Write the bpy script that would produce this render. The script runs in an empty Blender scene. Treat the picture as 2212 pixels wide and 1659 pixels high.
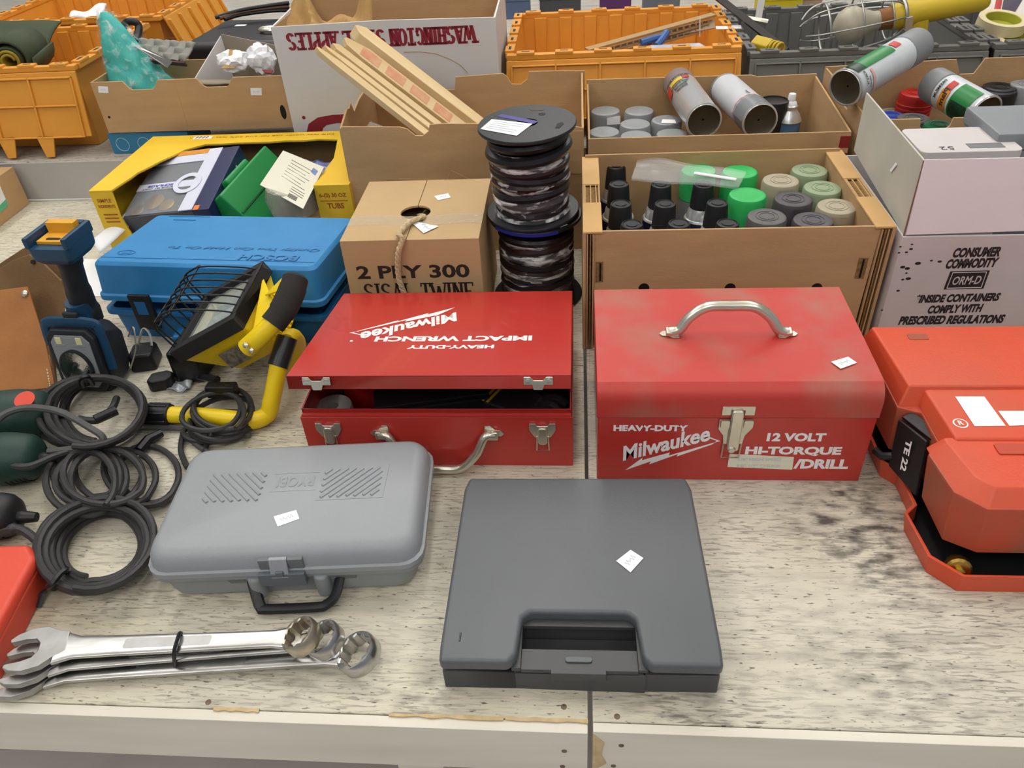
import bpy, bmesh, math, random
from mathutils import Vector as V, Matrix as M
random.seed(7)
SC = bpy.context.scene
COL = SC.collection
# ------------------------------------------------------------------ camera
FPX = 1676.0
PITCH, ROLL, YAW, CAMH = math.radians(37.62), math.radians(-3.86), math.radians(6.13), 0.76
_c, _s = math.cos(YAW), math.sin(YAW)
FW = V((-_s*math.cos(PITCH), _c*math.cos(PITCH), -math.sin(PITCH)))
_r = V((_c, _s, 0)); _u = _r.cross(FW)
RT = math.cos(ROLL)*_r + math.sin(ROLL)*_u
UP = -math.sin(ROLL)*_r + math.cos(ROLL)*_u
CAM = V((0, 0, CAMH))
cd = bpy.data.cameras.new('camera'); cam = bpy.data.objects.new('camera', cd); COL.objects.link(cam)
cd.sensor_width = 36; cd.lens = 36*FPX/2212; cd.clip_start = .02
m = M((RT, UP, -FW)).transposed().to_4x4(); m.translation = CAM; cam.matrix_world = m
SC.camera = cam
def ray(x, y): return RT*((x-1106)/FPX) - UP*((y-829.5)/FPX) + FW
def P(x, y, z=0.0):
    d = ray(x, y); return CAM + d*((z-CAMH)/d.z)
def PY(x, y, Y):
    d = ray(x, y); return CAM + d*(Y/d.y)
# ------------------------------------------------------------------ world, lights, exposure
w = bpy.data.worlds.new('world'); SC.world = w; w.use_nodes = True
w.node_tree.nodes['Background'].inputs[0].default_value = (.86, .92, 1, 1)
w.node_tree.nodes['Background'].inputs[1].default_value = .34
def area(x, y, z, sx, sy, power, col=(1, .985, .95), tilt=0):
    l = bpy.data.lights.new('ceiling_tube', 'AREA'); l.shape = 'RECTANGLE'; l.size = sx; l.size_y = sy
    l.energy = power; l.color = col
    o = bpy.data.objects.new('ceiling_tube', l); COL.objects.link(o); o.location = (x, y, z); o.rotation_euler = (tilt, 0, 0)
for (x, y, p) in ((-2.0, 1.9, 26), (-.2, 1.9, 26), (1.6, 1.9, 19), (-2.0, 4.6, 26), (-.2, 4.6, 26), (1.6, 4.6, 26), (-2.0, -1.6, 30), (-.2, -1.6, 20), (1.6, -1.6, 26)):
    area(x, y, 2.5, .22, 2.3, p*.62)
    area(x, y, 2.52, .22, 2.3, p*.95, tilt=math.pi)   # the open fixtures light the ceiling too
SC.view_settings.view_transform = 'Standard'; SC.view_settings.look = 'None'
SC.view_settings.gamma = 1; SC.view_settings.exposure = -0.28; SC.view_settings.use_curve_mapping = False
# ------------------------------------------------------------------ materials
def lin(c):
    if isinstance(c, str):
        c = tuple(int(c[i:i+2], 16)/255 for i in (0, 2, 4))
    return tuple((v/12.92 if v <= .04045 else ((v+.055)/1.055)**2.4) for v in c) + (1,)
MATS = {}
def mat(name, col, rough=.5, metal=0, col2=None, vs=20, vt=.5, vw=.25, bump=0, bs=150, stretch=(1, 1, 1), alpha=1, trans=0, ior=1.45, coat=0, emit=0, spec=.5, detail=4):
    """procedural principled material; col2 mottles col by a noise of scale vs (threshold vt, width vw)"""
    if name in MATS: return MATS[name]
    mt = bpy.data.materials.new(name); MATS[name] = mt; mt.use_nodes = True
    nt = mt.node_tree; b = nt.nodes['Principled BSDF']; N = nt.nodes.new; L = nt.links.new
    b.inputs['Base Color'].default_value = lin(col); b.inputs['Roughness'].default_value = rough
    b.inputs['Metallic'].default_value = metal; b.inputs['IOR'].default_value = ior
    b.inputs['Specular IOR Level'].default_value = spec
    b.inputs['Alpha'].default_value = alpha; b.inputs['Transmission Weight'].default_value = trans
    b.inputs['Coat Weight'].default_value = coat
    if emit:
        b.inputs['Emission Color'].default_value = lin(col); b.inputs['Emission Strength'].default_value = emit
    if col2 or bump:
        tc = N('ShaderNodeTexCoord'); mp = N('ShaderNodeMapping'); mp.inputs['Scale'].default_value = stretch
        L(tc.outputs['Object'], mp.inputs[0])
    if col2:
        n = N('ShaderNodeTexNoise'); n.inputs['Scale'].default_value = vs; n.inputs['Detail'].default_value = detail
        L(mp.outputs[0], n.inputs['Vector'])
        r = N('ShaderNodeValToRGB'); r.color_ramp.elements[0].position = max(0, vt-vw); r.color_ramp.elements[1].position = min(1, vt+vw)
        r.color_ramp.elements[0].color = lin(col); r.color_ramp.elements[1].color = lin(col2)
        L(n.outputs[0], r.inputs[0]); L(r.outputs[0], b.inputs['Base Color'])
    if bump:
        n2 = N('ShaderNodeTexNoise'); n2.inputs['Scale'].default_value = bs; n2.inputs['Detail'].default_value = 3
        L(mp.outputs[0], n2.inputs['Vector'])
        bp = N('ShaderNodeBump'); bp.inputs['Strength'].default_value = bump; bp.inputs['Distance'].default_value = .004
        L(n2.outputs[0], bp.inputs['Height']); L(bp.outputs[0], b.inputs['Normal'])
    return mt
def wood_table(name, base, dark, warm, stains=()):
    mt = bpy.data.materials.new(name); mt.use_nodes = True; nt = mt.node_tree; N = nt.nodes.new; L = nt.links.new
    b = nt.nodes['Principled BSDF']; b.inputs['Roughness'].default_value = .62
    tc = N('ShaderNodeTexCoord')
    def noise(sc, stretch, det=5, dist=0):
        mp = N('ShaderNodeMapping'); mp.inputs['Scale'].default_value = stretch; L(tc.outputs['Object'], mp.inputs[0])
        n = N('ShaderNodeTexNoise'); n.inputs['Scale'].default_value = sc; n.inputs['Detail'].default_value = det
        n.inputs['Distortion'].default_value = dist; L(mp.outputs[0], n.inputs['Vector']); return n.outputs[0]
    def ramp(src, a, bb):
        r = N('ShaderNodeMapRange'); r.inputs[1].default_value = a; r.inputs[2].default_value = bb; L(src, r.inputs[0]); return r.outputs[0]
    def mix(c1, c2, fac):
        x = N('ShaderNodeMix'); x.data_type = 'RGBA'; L(fac, x.inputs[0])
        if isinstance(c1, tuple): x.inputs[6].default_value = c1
        else: L(c1, x.inputs[6])
        x.inputs[7].default_value = c2; return x.outputs[2]
    def mul(a, bb):
        x = N('ShaderNodeMath'); x.operation = 'MULTIPLY'; L(a, x.inputs[0])
        if isinstance(bb, float): x.inputs[1].default_value = bb
        else: L(bb, x.inputs[1])
        return x.outputs[0]
    c = mix(lin(base), lin(warm), ramp(noise(3.2, (1, 1, 1), 4), .42, .72))
    broad = ramp(noise(6, (1, 2.2, 1), 5), .30, .66)
    c = mix(c, lin('a7a193'), mul(ramp(noise(13, (.6, 3, 1), 8), .48, .70), .55))
    fine = ramp(noise(44, (.9, 7, 1), 9, .6), .515, .60)
    c = mix(c, lin(dark), mul(mul(fine, broad), .80))
    spk = ramp(noise(85, (1, 4.0, 1), 4), .62, .69)
    c = mix(c, lin('3c342d'), mul(spk, .8))
    for (sx, sy, sr, st) in stains:
        mp = N('ShaderNodeMapping'); mp.vector_type = 'POINT'
        mp.inputs['Location'].default_value = (-sx/sr, -sy/sr*1.0, 0); mp.inputs['Scale'].default_value = (1/sr, 1/sr, 1/sr); L(tc.outputs['Object'], mp.inputs[0])
        g = N('ShaderNodeTexGradient'); g.gradient_type = 'SPHERICAL'; L(mp.outputs[0], g.inputs[0])
        c = mix(c, lin('463f3a'), mul(mul(ramp(g.outputs[1], 0, .6), ramp(noise(48, (.7, 1.6, 1), 8), .44, .66)), st))
    L(c, b.inputs['Base Color'])
    bp = N('ShaderNodeBump'); bp.inputs['Strength'].default_value = .35; bp.inputs['Distance'].default_value = .002; L(noise(40, (.5, 7, 1), 6), bp.inputs['Height']); L(bp.outputs[0], b.inputs['Normal'])
    return mt
CB = mat('cardboard', 'c3a177', .85, col2='b5926a', vs=9, vt=.5, vw=.3, bump=.12, bs=90, stretch=(1, 1, 5), spec=.2)
CBD = mat('cardboard_cut_edge', '9a7a50', .9, col2='6a5236', vs=220, spec=.1)
CBL = mat('cardboard_light_fold', 'd2ac78', .85, col2='c79f6c', vs=15, spec=.2)
WHITE = mat('white_paper', 'f0f0f2', .7, spec=.2)
PENCIL = mat('pencil_grey', 'c6ccd8', .8)
BLACK = mat('black_plastic', '17171a', .42, bump=.05, bs=300)
CHROME = mat('bright_nickel', 'dcd8ca', .25, .8, col2='cbc5b4', vs=25)
DARK = mat('deep_black', '08080a', .6)
# ------------------------------------------------------------------ mesh helpers
class MB:
    def __init__(s): s.v = []; s.f = []
    def add(s, vs, fs):
        o = len(s.v); s.v += [V(p) for p in vs]; s.f += [tuple(i+o for i in f) for f in fs]; return s
    def hexa(s, b4, t4):
        return s.add(list(b4)+list(t4), [(3, 2, 1, 0), (4, 5, 6, 7), (0, 1, 5, 4), (1, 2, 6, 5), (2, 3, 7, 6), (3, 0, 4, 7)])
    def box(s, x0, x1, y0, y1, z0, z1):
        return s.hexa([(x0, y0, z0), (x1, y0, z0), (x1, y1, z0), (x0, y1, z0)], [(x0, y0, z1), (x1, y0, z1), (x1, y1, z1), (x0, y1, z1)])
    def prism(s, poly, a, b, ax='z'):
        def q(p, t): return {'z': (p[0], p[1], t), 'y': (p[0], t, p[1]), 'x': (t, p[0], p[1])}[ax]
        n = len(poly); vs = [q(p, a) for p in poly]+[q(p, b) for p in poly]
        return s.add(vs, [tuple(range(n-1, -1, -1)), tuple(range(n, 2*n))]+[(i, (i+1) % n, n+(i+1) % n, n+i) for i in range(n)])
    def loft(s, rings, cap=True, closed=True):
        n = len(rings[0]); vs = [p for r in rings for p in r]; fs = []
        for k in range(len(rings)-1):
            for i in range(n if closed else n-1):
                j = (i+1) % n; fs.append((k*n+i, k*n+j, (k+1)*n+j, (k+1)*n+i))
        if cap: fs += [tuple(range(n-1, -1, -1)), tuple(range((len(rings)-1)*n, len(rings)*n))]
        return s.add(vs, fs)
    def lathe(s, prof, n=20, c=(0, 0, 0), cap=True):
        return s.loft([[(c[0]+r*math.cos(2*math.pi*i/n), c[1]+r*math.sin(2*math.pi*i/n), c[2]+z) for i in range(n)] for r, z in prof], cap)
    def tube(s, pts, r, n=8, closed=False, flat=1.0):
        pts = [V(p) for p in pts]; rings = []; k = len(pts); ref = None
        for i, p in enumerate(pts):
            t = (pts[(i+1) % k]-pts[i-1]) if closed else (pts[min(i+1, k-1)]-pts[max(i-1, 0)])
            t.normalize()
            if ref is None:
                ref = V((0, 0, 1)) if abs(t.z) < .9 else V((1, 0, 0))
            a = t.cross(ref)
            if a.length < 1e-5: a = t.orthogonal()
            a.normalize(); b = a.cross(t); b.normalize(); ref = b
            rr = r[i] if isinstance(r, (list, tuple)) else r
            rings.append([p+a*(rr*math.cos(2*math.pi*j/n))+b*(rr*flat*math.sin(2*math.pi*j/n)) for j in range(n)])
        if closed: rings.append(rings[0])
        return s.loft(rings, cap=not closed)
    def quad(s, pts): return s.add(pts, [tuple(range(len(pts)))])
    def sheet(s, pts, th):
        """a flat polygon with real thickness th along its own normal"""
        pts = [V(p) for p in pts]; n = (pts[1]-pts[0]).cross(pts[2]-pts[1]).normalized()*th; k = len(pts)
        return s.add(pts+[p+n for p in pts], [tuple(range(k-1, -1, -1)), tuple(range(k, 2*k))]+[(i, (i+1) % k, k+(i+1) % k, k+i) for i in range(k)])
    def grid(s, fn, nu, nv):
        vs = [fn(i/nu, j/nv) for j in range(nv+1) for i in range(nu+1)]
        return s.add(vs, [(j*(nu+1)+i, j*(nu+1)+i+1, (j+1)*(nu+1)+i+1, (j+1)*(nu+1)+i) for j in range(nv) for i in range(nu)])
    def xf(s, mx): s.v = [mx @ p for p in s.v]; return s
    def go(s, name, mt, parent=None, bevel=0, seg=2, ang=40, smooth=True, label=None, kind=None):
        bm = bmesh.new(); vs = [bm.verts.new(p) for p in s.v]
        for f in s.f:
            try: bm.faces.new([vs[i] for i in f])
            except ValueError: pass
        bmesh.ops.remove_doubles(bm, verts=bm.verts, dist=1e-6)
        bmesh.ops.recalc_face_normals(bm, faces=bm.faces)
        if bevel:
            es = [e for e in bm.edges if len(e.link_faces) == 2 and e.calc_face_angle(0) > math.radians(28)]
            bmesh.ops.bevel(bm, geom=es, offset=bevel, segments=seg, profile=.5, affect='EDGES', clamp_overlap=True)
        me = bpy.data.meshes.new(name); bm.to_mesh(me); bm.free(); me.materials.append(mt)
        if smooth:
            me.polygons.foreach_set('use_smooth', [True]*len(me.polygons)); me.set_sharp_from_angle(angle=math.radians(ang))
        o = bpy.data.objects.new(name, me); COL.objects.link(o)
        if bevel:
            wn = o.modifiers.new('wn', 'WEIGHTED_NORMAL'); wn.keep_sharp = True
        if parent: o.parent = parent
        if label: o['label'] = label
        if kind: o['kind'] = kind
        return o
def B(x0, x1, y0, y1, z0, z1): return MB().box(x0, x1, y0, y1, z0, z1)
def rr(x0, x1, y0, y1, r, n=4):
    out = []
    for cx, cy, a in ((x1-r, y0+r, -90), (x1-r, y1-r, 0), (x0+r, y1-r, 90), (x0+r, y0+r, 180)):
        for i in range(n+1):
            t = math.radians(a+90*i/n); out.append((cx+r*math.cos(t), cy+r*math.sin(t)))
    return out
def ring3(poly, z): return [(p[0], p[1], z) for p in poly]
def spline(pts, n=8, closed=False):
    pts = [V(p) for p in pts]; k = len(pts); out = []
    for i in range(k if closed else k-1):
        g = lambda j: pts[j % k] if closed else pts[max(0, min(k-1, j))]
        a, b, c, d = g(i-1), g(i), g(i+1), g(i+2)
        for q in range(n):
            t = q/n; out.append(.5*((2*b)+(c-a)*t+(2*a-5*b+4*c-d)*t*t+(3*b-a-3*c+d)*t**3))
    if not closed: out.append(pts[-1])
    return out
def tag(o, label, cat, group=None, kind=None):
    o['label'] = label; o['category'] = cat
    if group: o['group'] = group
    if kind: o['kind'] = kind
    return o
def thing(name, label, cat, loc=(0, 0, 0), rz=0, group=None, rot=None):
    o = bpy.data.objects.new(name, None); COL.objects.link(o); o.location = loc
    o.rotation_euler = rot if rot else (0, 0, rz); o.empty_display_size = .02
    return tag(o, label, cat, group)
def struct(o): o['kind'] = 'structure'; return o
def dup(root, loc=None, rot=None, label=None, matrix=None):
    r = root.copy(); COL.objects.link(r)
    if matrix is not None: r.matrix_world = matrix
    if loc is not None: r.location = loc
    if rot is not None: r.rotation_euler = rot
    if label: r['label'] = label
    for ch in list(root.children):
        c = ch.copy(); COL.objects.link(c); c.parent = r
        for g in ch.children:
            d = g.copy(); COL.objects.link(d); d.parent = c
    return r
def text(s, mt, parent, o, ux, uy, w=None, h=None, bold=.0, shear=0, name='lettering', th=.0003, arc=None):
    """lettering as thin raised print: o lower-left corner, ux / uy reading and up directions, fitted to w x h"""
    cu = bpy.data.curves.new(name, 'FONT'); cu.body = s; cu.size = 1; cu.offset = bold; cu.shear = shear; cu.resolution_u = 3
    ob = bpy.data.objects.new(name, cu); me0 = bpy.data.meshes.new_from_object(ob)
    vs = [v.co.copy() for v in me0.vertices]; fs = [tuple(p.vertices) for p in me0.polygons]
    bpy.data.objects.remove(ob); bpy.data.curves.remove(cu); bpy.data.meshes.remove(me0)
    x0 = min(v.x for v in vs); x1 = max(v.x for v in vs); y0 = min(v.y for v in vs); y1 = max(v.y for v in vs)
    ux = V(ux).normalized(); uy = V(uy); uy = (uy-ux*uy.dot(ux)).normalized(); n = ux.cross(uy)
    sx = w/(x1-x0) if w else h/(y1-y0); sy = h/(y1-y0) if h else sx
    mb = MB(); pts = [V(o)+ux*((v.x-x0)*sx)+uy*((v.y-y0)*sy)+n*th for v in vs]
    if arc: pts = [arc(p) for p in pts]
    mb.add(pts, fs)
    bm = bmesh.new(); bv = [bm.verts.new(p) for p in mb.v]
    for f in mb.f:
        try: bm.faces.new([bv[i] for i in f])
        except ValueError: pass
    bmesh.ops.remove_doubles(bm, verts=bm.verts, dist=1e-7)
    me = bpy.data.meshes.new(name); bm.to_mesh(me); bm.free(); me.materials.append(mt)
    ob = bpy.data.objects.new(name, me); COL.objects.link(ob)
    if parent: ob.parent = parent
    return ob
def local(root, p):
    """a world point in a thing's own coordinates"""
    return M.LocRotScale(root.location, root.rotation_euler, None).inverted() @ V(p)
def sticker(root, pix, z=None, Y=None, lift=.0004, mt=None, scribble=True, name='price_sticker'):
    q = [local(root, P(x, y, z) if z is not None else PY(x, y, Y)) for x, y in pix]
    n = (q[1]-q[0]).cross(q[2]-q[1]).normalized()
    if n.z < 0 or (abs(n.z) < .2 and n.y > 0): q.reverse(); n = -n
    o = MB().sheet([p+n*.0001 for p in q], lift).go(name, mt or WHITE, root, smooth=False)
    if scribble:
        c = (q[0]+q[1]+q[2]+q[3])/4; a = (q[1]-q[0]); b = (q[3]-q[0])
        if b.length > a.length: a, b = b, a
        pts = [c+a*t+b*(.16*math.sin(t*37))+n*(lift+.0003) for t in [-.28+.07*i for i in range(9)]]
        MB().tube(pts, .00035, 4).go('handwriting', PENCIL, o)
    return o
# ------------------------------------------------------------------ setting: floor, ceiling and tables
struct(B(-7, 7, -5, 12, 3.0, 3.05).go('ceiling', mat('ceiling_white', 'f2f1ee', .9), smooth=False))
struct(B(-6, 6, -3, 12, -.83, -.80).go('floor', mat('floor_lino', 'cac2bd', .6, col2='b8b0aa', vs=6), smooth=False))
FASCIA = mat('fascia_paint', 'e2ddcf', .55, col2='d2ccbc', vs=7, vt=.55, vw=.2, bump=.08, bs=60, stretch=(.4, 1, 3))
TOPL = wood_table('table_ply_left', 'd2ccba', '7d766a', 'c8bea2', ((-.16, .43, .05, .5), (-.30, .45, .04, .4)))
TOPR = wood_table('table_ply_right', 'd1cbbb', '7c756b', 'c6bda6', ((.355, .70, .115, .95), (.375, .615, .08, .7), (.11, .45, .09, .5), (.36, .47, .10, .4), (.26, .50, .10, .35)))
YF, YB = .4065, 1.728
lt = thing('display_table', 'whitewashed plywood table left of the dark seam, under the wrenches', 'table', (0, 0, 0))
B(-1.7, .0095, YF+.012, 1.03, -.02, 0).go('top_board', TOPL, lt, bevel=.0008, seg=1)
B(-1.7, .0095, 1.032, YB, -.02, 0).go('top_board', TOPL, lt, bevel=.0008, seg=1)
B(-1.7, .0095, YF-.001, YF+.0115, -.083, -.0015).go('front_board', FASCIA, lt, bevel=.0015, label='pale grey painted front board')
rt_ = thing('display_table', 'stained whitewashed plywood table right of the dark seam, under the orange-red case', 'table', (0, 0, 0))
B(.0145, 1.7, YF+.012, 1.2, -.02, 0).go('top_board', TOPR, rt_, bevel=.0008, seg=1)
B(.0145, 1.7, 1.202, YB, -.02, 0).go('top_board', TOPR, rt_, bevel=.0008, seg=1)
B(.0145, 1.7, YF+.001, YF+.0115, -.085, -.001).go('front_board', FASCIA, rt_, bevel=.0015, label='pale grey painted front board')
for r, xa, xb in ((lt, -1.5, -.2), (rt_, .2, 1.5)):
    for x in (xa, xb):
        for y in (.5, 1.65): B(x-.03, x+.03, y-.03, y+.03, -.80, -.02).go('leg', FASCIA, r, bevel=.003)
SPL = mat('raw_split_wood', 'd9c097', .8, col2='b39a72', vs=60)
for i, (px, ln, t) in enumerate(((500, .05, 0), (960, .12, 0), (1180, .085, 0))):
    p = P(px, 1553+px*.018, 0)
    pts = [(p.x-ln/2+ln*k/8, YF+.0095+random.uniform(-.0012, .0012)) for k in range(9)]
    poly = pts+[(q[0], YF+.0125+random.uniform(0, .0015)) for q in reversed(pts)]
    MB().prism(poly, -.001, .0007).go('split_edge', SPL, lt, smooth=False)
p = P(1268, 1620, 0)
MB().prism([(.0145, -.004), (.026, -.02), (.0235, -.045), (.029, -.062), (.0145, -.08)], YF-.0005, YF+.0008, 'y').go('split_edge', SPL, rt_, smooth=False)
SCREW = mat('rusty_screw', '8d7a69', .6, .4, col2='5d4c40', vs=300)
for (px, py, r) in ((1218, 1527, lt), (1333, 1548, rt_), (450, 1517, lt)):
    q = P(px, py, 0); MB().lathe([(.0032, -.001), (.0032, .0004), (.002, .0008)], 12, (q.x, q.y, 0)).go('screw', SCREW, r)
for (px, py, r, Y) in ((1219, 1622, lt, YF-.001), (1342, 1610, rt_, YF+.001), (1215, 1655, lt, YF-.001), (1325, 1654, rt_, YF+.001)):
    q = PY(px, py, Y); MB().lathe([(.0028, 0), (.0028, .0008), (.0018, .0011)], 12).xf(M.Translation(q) @ M.Rotation(math.pi/2, 4, 'X')).go('screw', SCREW, r)
bt = thing('display_table', 'raised grey-fronted table behind, carrying the orange crates', 'table', (0, 0, 0))
BT = wood_table('back_table_ply', 'b5ada0', '6b6259', 'a79d8d')
ZB = .098
B(-2.6, 2.6, 1.739, 2.98, ZB-.02, ZB).go('top_board', BT, bt, bevel=.001, seg=1)
B(-2.6, 2.6, 1.735, 1.7385, -.04, ZB-.001).go('front_board', mat('fascia_grey', 'b9b7b4', .55, col2='aaa8a4', vs=5), bt, bevel=.001, seg=1)
B(-2.6, 2.6, 1.7295, 1.7345, -.02, .004).go('edge_strip', mat('edging_white', 'd6d4cd', .5), bt, bevel=.001, seg=1)
for x in (-2.4, 2.4):
    for y in (1.85, 2.9): B(x-.03, x+.03, y-.03, y+.03, -.80, ZB-.02).go('leg', FASCIA, bt, bevel=.003)
ft = thing('display_table', 'far pale table seen along the top edge of the picture', 'table', (0, 0, 0))
B(-3.6, 3.6, 3.1, 4.6, -.03, -.005).go('top_board', mat('far_table', 'b9b5ae', .6, col2='9d968b', vs=9, stretch=(1, 4, 1)), ft, bevel=.002, seg=1)
for x in (-3.4, 0, 3.4):
    for y in (3.25, 4.4): B(x-.03, x+.03, y-.03, y+.03, -.80, -.03).go('leg', FASCIA, ft, bevel=.003)
# ------------------------------------------------------------------ dark grey case (front)
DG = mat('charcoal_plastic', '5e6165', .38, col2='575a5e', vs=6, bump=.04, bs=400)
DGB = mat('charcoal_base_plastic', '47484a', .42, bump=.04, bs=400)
t = thing('tool_case', 'flat dark charcoal plastic case with cut-out handle across the seam', 'tool case', (-.1435, .4485, 0), math.radians(.6))
W, D = .289, .268
mb = MB()
mb.box(.0015, .078, .002, D-.003, 0, .031); mb.box(W-.078, W-.0015, .002, D-.003, 0, .031)
mb.box(.078, W-.078, .062, D-.003, 0, .031); mb.box(.078, W-.078, .002, .02, 0, .031)
mb.box(.078, W-.078, .02, .062, 0, .003)
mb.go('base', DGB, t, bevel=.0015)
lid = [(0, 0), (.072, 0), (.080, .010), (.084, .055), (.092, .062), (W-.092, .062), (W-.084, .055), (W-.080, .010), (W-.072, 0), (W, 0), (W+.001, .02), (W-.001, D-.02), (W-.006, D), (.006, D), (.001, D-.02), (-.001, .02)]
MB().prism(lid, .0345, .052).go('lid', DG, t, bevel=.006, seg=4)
h = MB(); z0, z1 = .0315, .0375
h.box(.074, .084, .003, .064, z0, z1); h.box(W-.084, W-.074, .003, .064, z0, z1); h.box(.084, W-.084, .0015, .026, z0, z1); h.box(.084, W-.084, .054, .066, z0, z1)
h.box(.115, .172, -.0025, .003, .025, z1)
hd = h.go('handle', DGB, t, bevel=.001, seg=2)
MB().prism(rr(.130, .158, .010, .0165, .003), z1, z1+.0022).go('latch_button', DG, hd, bevel=.0008)
B(.160, .163, .020, .030, .010, .030).go('pin', CHROME, hd, bevel=.0006)
sticker(t, ((1331, 1212), (1362, 1188), (1390, 1206), (1362, 1237)), z=.0525)
MB().tube([(.0195, .024, .0522), (.0195, .034, .0522)], .001, 6).go('mould_mark', DGB, t)
# ------------------------------------------------------------------ light grey case with ribs
LG = mat('light_grey_plastic', '989ca0', .42, col2='92969a', vs=8, bump=.10, bs=700)
LGB = mat('light_grey_base_plastic', '8c9093', .45, bump=.10, bs=700)
MG = mat('mid_grey_latch', '5f666b', .4)
t = thing('tool_case', 'light grey plastic tool case with diagonal ribs and a black handle', 'tool case', (-.5045, .5465, 0), math.radians(4.3))
W, D = .326, .196
mb = MB()
mb.loft([ring3(rr(.022, W-.022, .014, D-.012, .02), 0), ring3(rr(.014, W-.014, .008, D-.008, .022), .008), ring3(rr(.006, W-.006, .004, D-.004, .024), .040)])
mb.loft([ring3(rr(.001, W-.001, .0, D, .024), .040), ring3(rr(.0, W, -.001, D+.001, .024), .047)])
mb.go('base', LGB, t, bevel=.0012, seg=2)
for x0 in (.118, .196):   # lobes beside the handle
    MB().prism(rr(x0, x0+.018, .006, .04, .008), .008, .044).xf(M.Translation((0, -.012, 0))).go('hinge_lobe', LGB, t, bevel=.004, seg=3)
MB().hexa([(.092, .0125, .004), (.114, .0125, .004), (.114, .03, .004), (.092, .03, .004)], [(.092, .0025, .038), (.114, .0025, .038), (.114, .03, .038), (.092, .03, .038)]).go('recess', mat('grey_shadow_plastic', '6c7073', .5), t, bevel=.002)  # flush block; the recess's shade is put into its darker grey
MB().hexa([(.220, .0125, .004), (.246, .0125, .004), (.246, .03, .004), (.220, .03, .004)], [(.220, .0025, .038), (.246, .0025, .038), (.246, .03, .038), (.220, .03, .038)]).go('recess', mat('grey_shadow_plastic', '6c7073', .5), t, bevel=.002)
mb = MB()
mb.loft([ring3(rr(-.001, W+.001, -.002, D+.001, .026), .0485), ring3(rr(-.001, W+.001, -.002, D+.001, .026), .056), ring3(rr(.002, W-.002, .001, D-.002, .026), .0575),
         ring3(rr(.004, W-.004, .003, D-.004, .025), .070), ring3(rr(.009, W-.009, .009, D-.009, .022), .079), ring3(rr(.017, W-.017, .018, D-.016, .018), .083)])
ld = mb.go('lid', LG, t, ang=50)
for x0, x1, sgn in ((.050, .120, -1), (.196, .268, 1)):
    ya, yb = .086, .136; k = 0
    c = -1.2
    for i in range(26):
        off = -.12+i*.0108
        seg = []
        for j in range(60):
            x = x0+(x1-x0)*j/59; y = ya+((x-x0) if sgn > 0 else (x1-x))*1.05+off
            if ya <= y <= yb: seg.append((x, y, .0830))
        if len(seg) >= 6: MB().tube([seg[0], seg[len(seg)//2], seg[-1]], .0022, 8).go('rib', LG, t)
bx0, bx1, by0, by1 = .131, .189, .100, .131
text('RYOBI', mat('light_grey_emboss', '8f9397', .45), ld, (.184, .125, .0832), (-1, 0, 0), (0, -1, 0), .047, .018, .02)
for a, b in (((bx0, by0), (bx1, by0)), ((bx0, by1), (bx1, by1))): MB().tube([(a[0], a[1], .0829), (b[0], b[1], .0829)], .0006, 6).go('emboss_line', LG, ld)
MB().tube([(.192, .082, .0829), (.274, .082, .0829), (.276, .140, .0829)], .0007, 6).go('emboss_line', LG, ld)
l1 = MB().box(.136, .190, -.008, .002, .036, .0555).box(.1575, .1665, -.009, .004, .052, .060); l1.go('latch', MG, t, bevel=.001)
MB().loft([[(.151, -.0085, .050), (.172, -.0085, .050), (.172, -.006, .050), (.151, -.006, .050)], [(.151, -.001, .074), (.172, -.001, .074), (.172, .004, .074), (.151, .004, .074)]]).go('latch_tongue', LG, t, bevel=.001)
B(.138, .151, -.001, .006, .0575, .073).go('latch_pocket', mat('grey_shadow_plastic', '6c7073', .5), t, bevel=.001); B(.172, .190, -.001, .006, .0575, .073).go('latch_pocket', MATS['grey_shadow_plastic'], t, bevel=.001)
hp = [(.116, .016, .034), (.122, .002, .026), (.130, -.016, .010), (.136, -.019, .0085), (.196, -.019, .0085), (.208, -.017, .0095), (.220, -.010, .018), (.226, .016, .034)]
MB().tube(spline(hp, 6), .0068, 8, flat=.75).go('handle', mat('handle_black', '202124', .4), t, label='black folding handle')
sticker(t, ((591, 1116), (640, 1102), (647, 1121), (600, 1138)), z=.0832)
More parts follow.
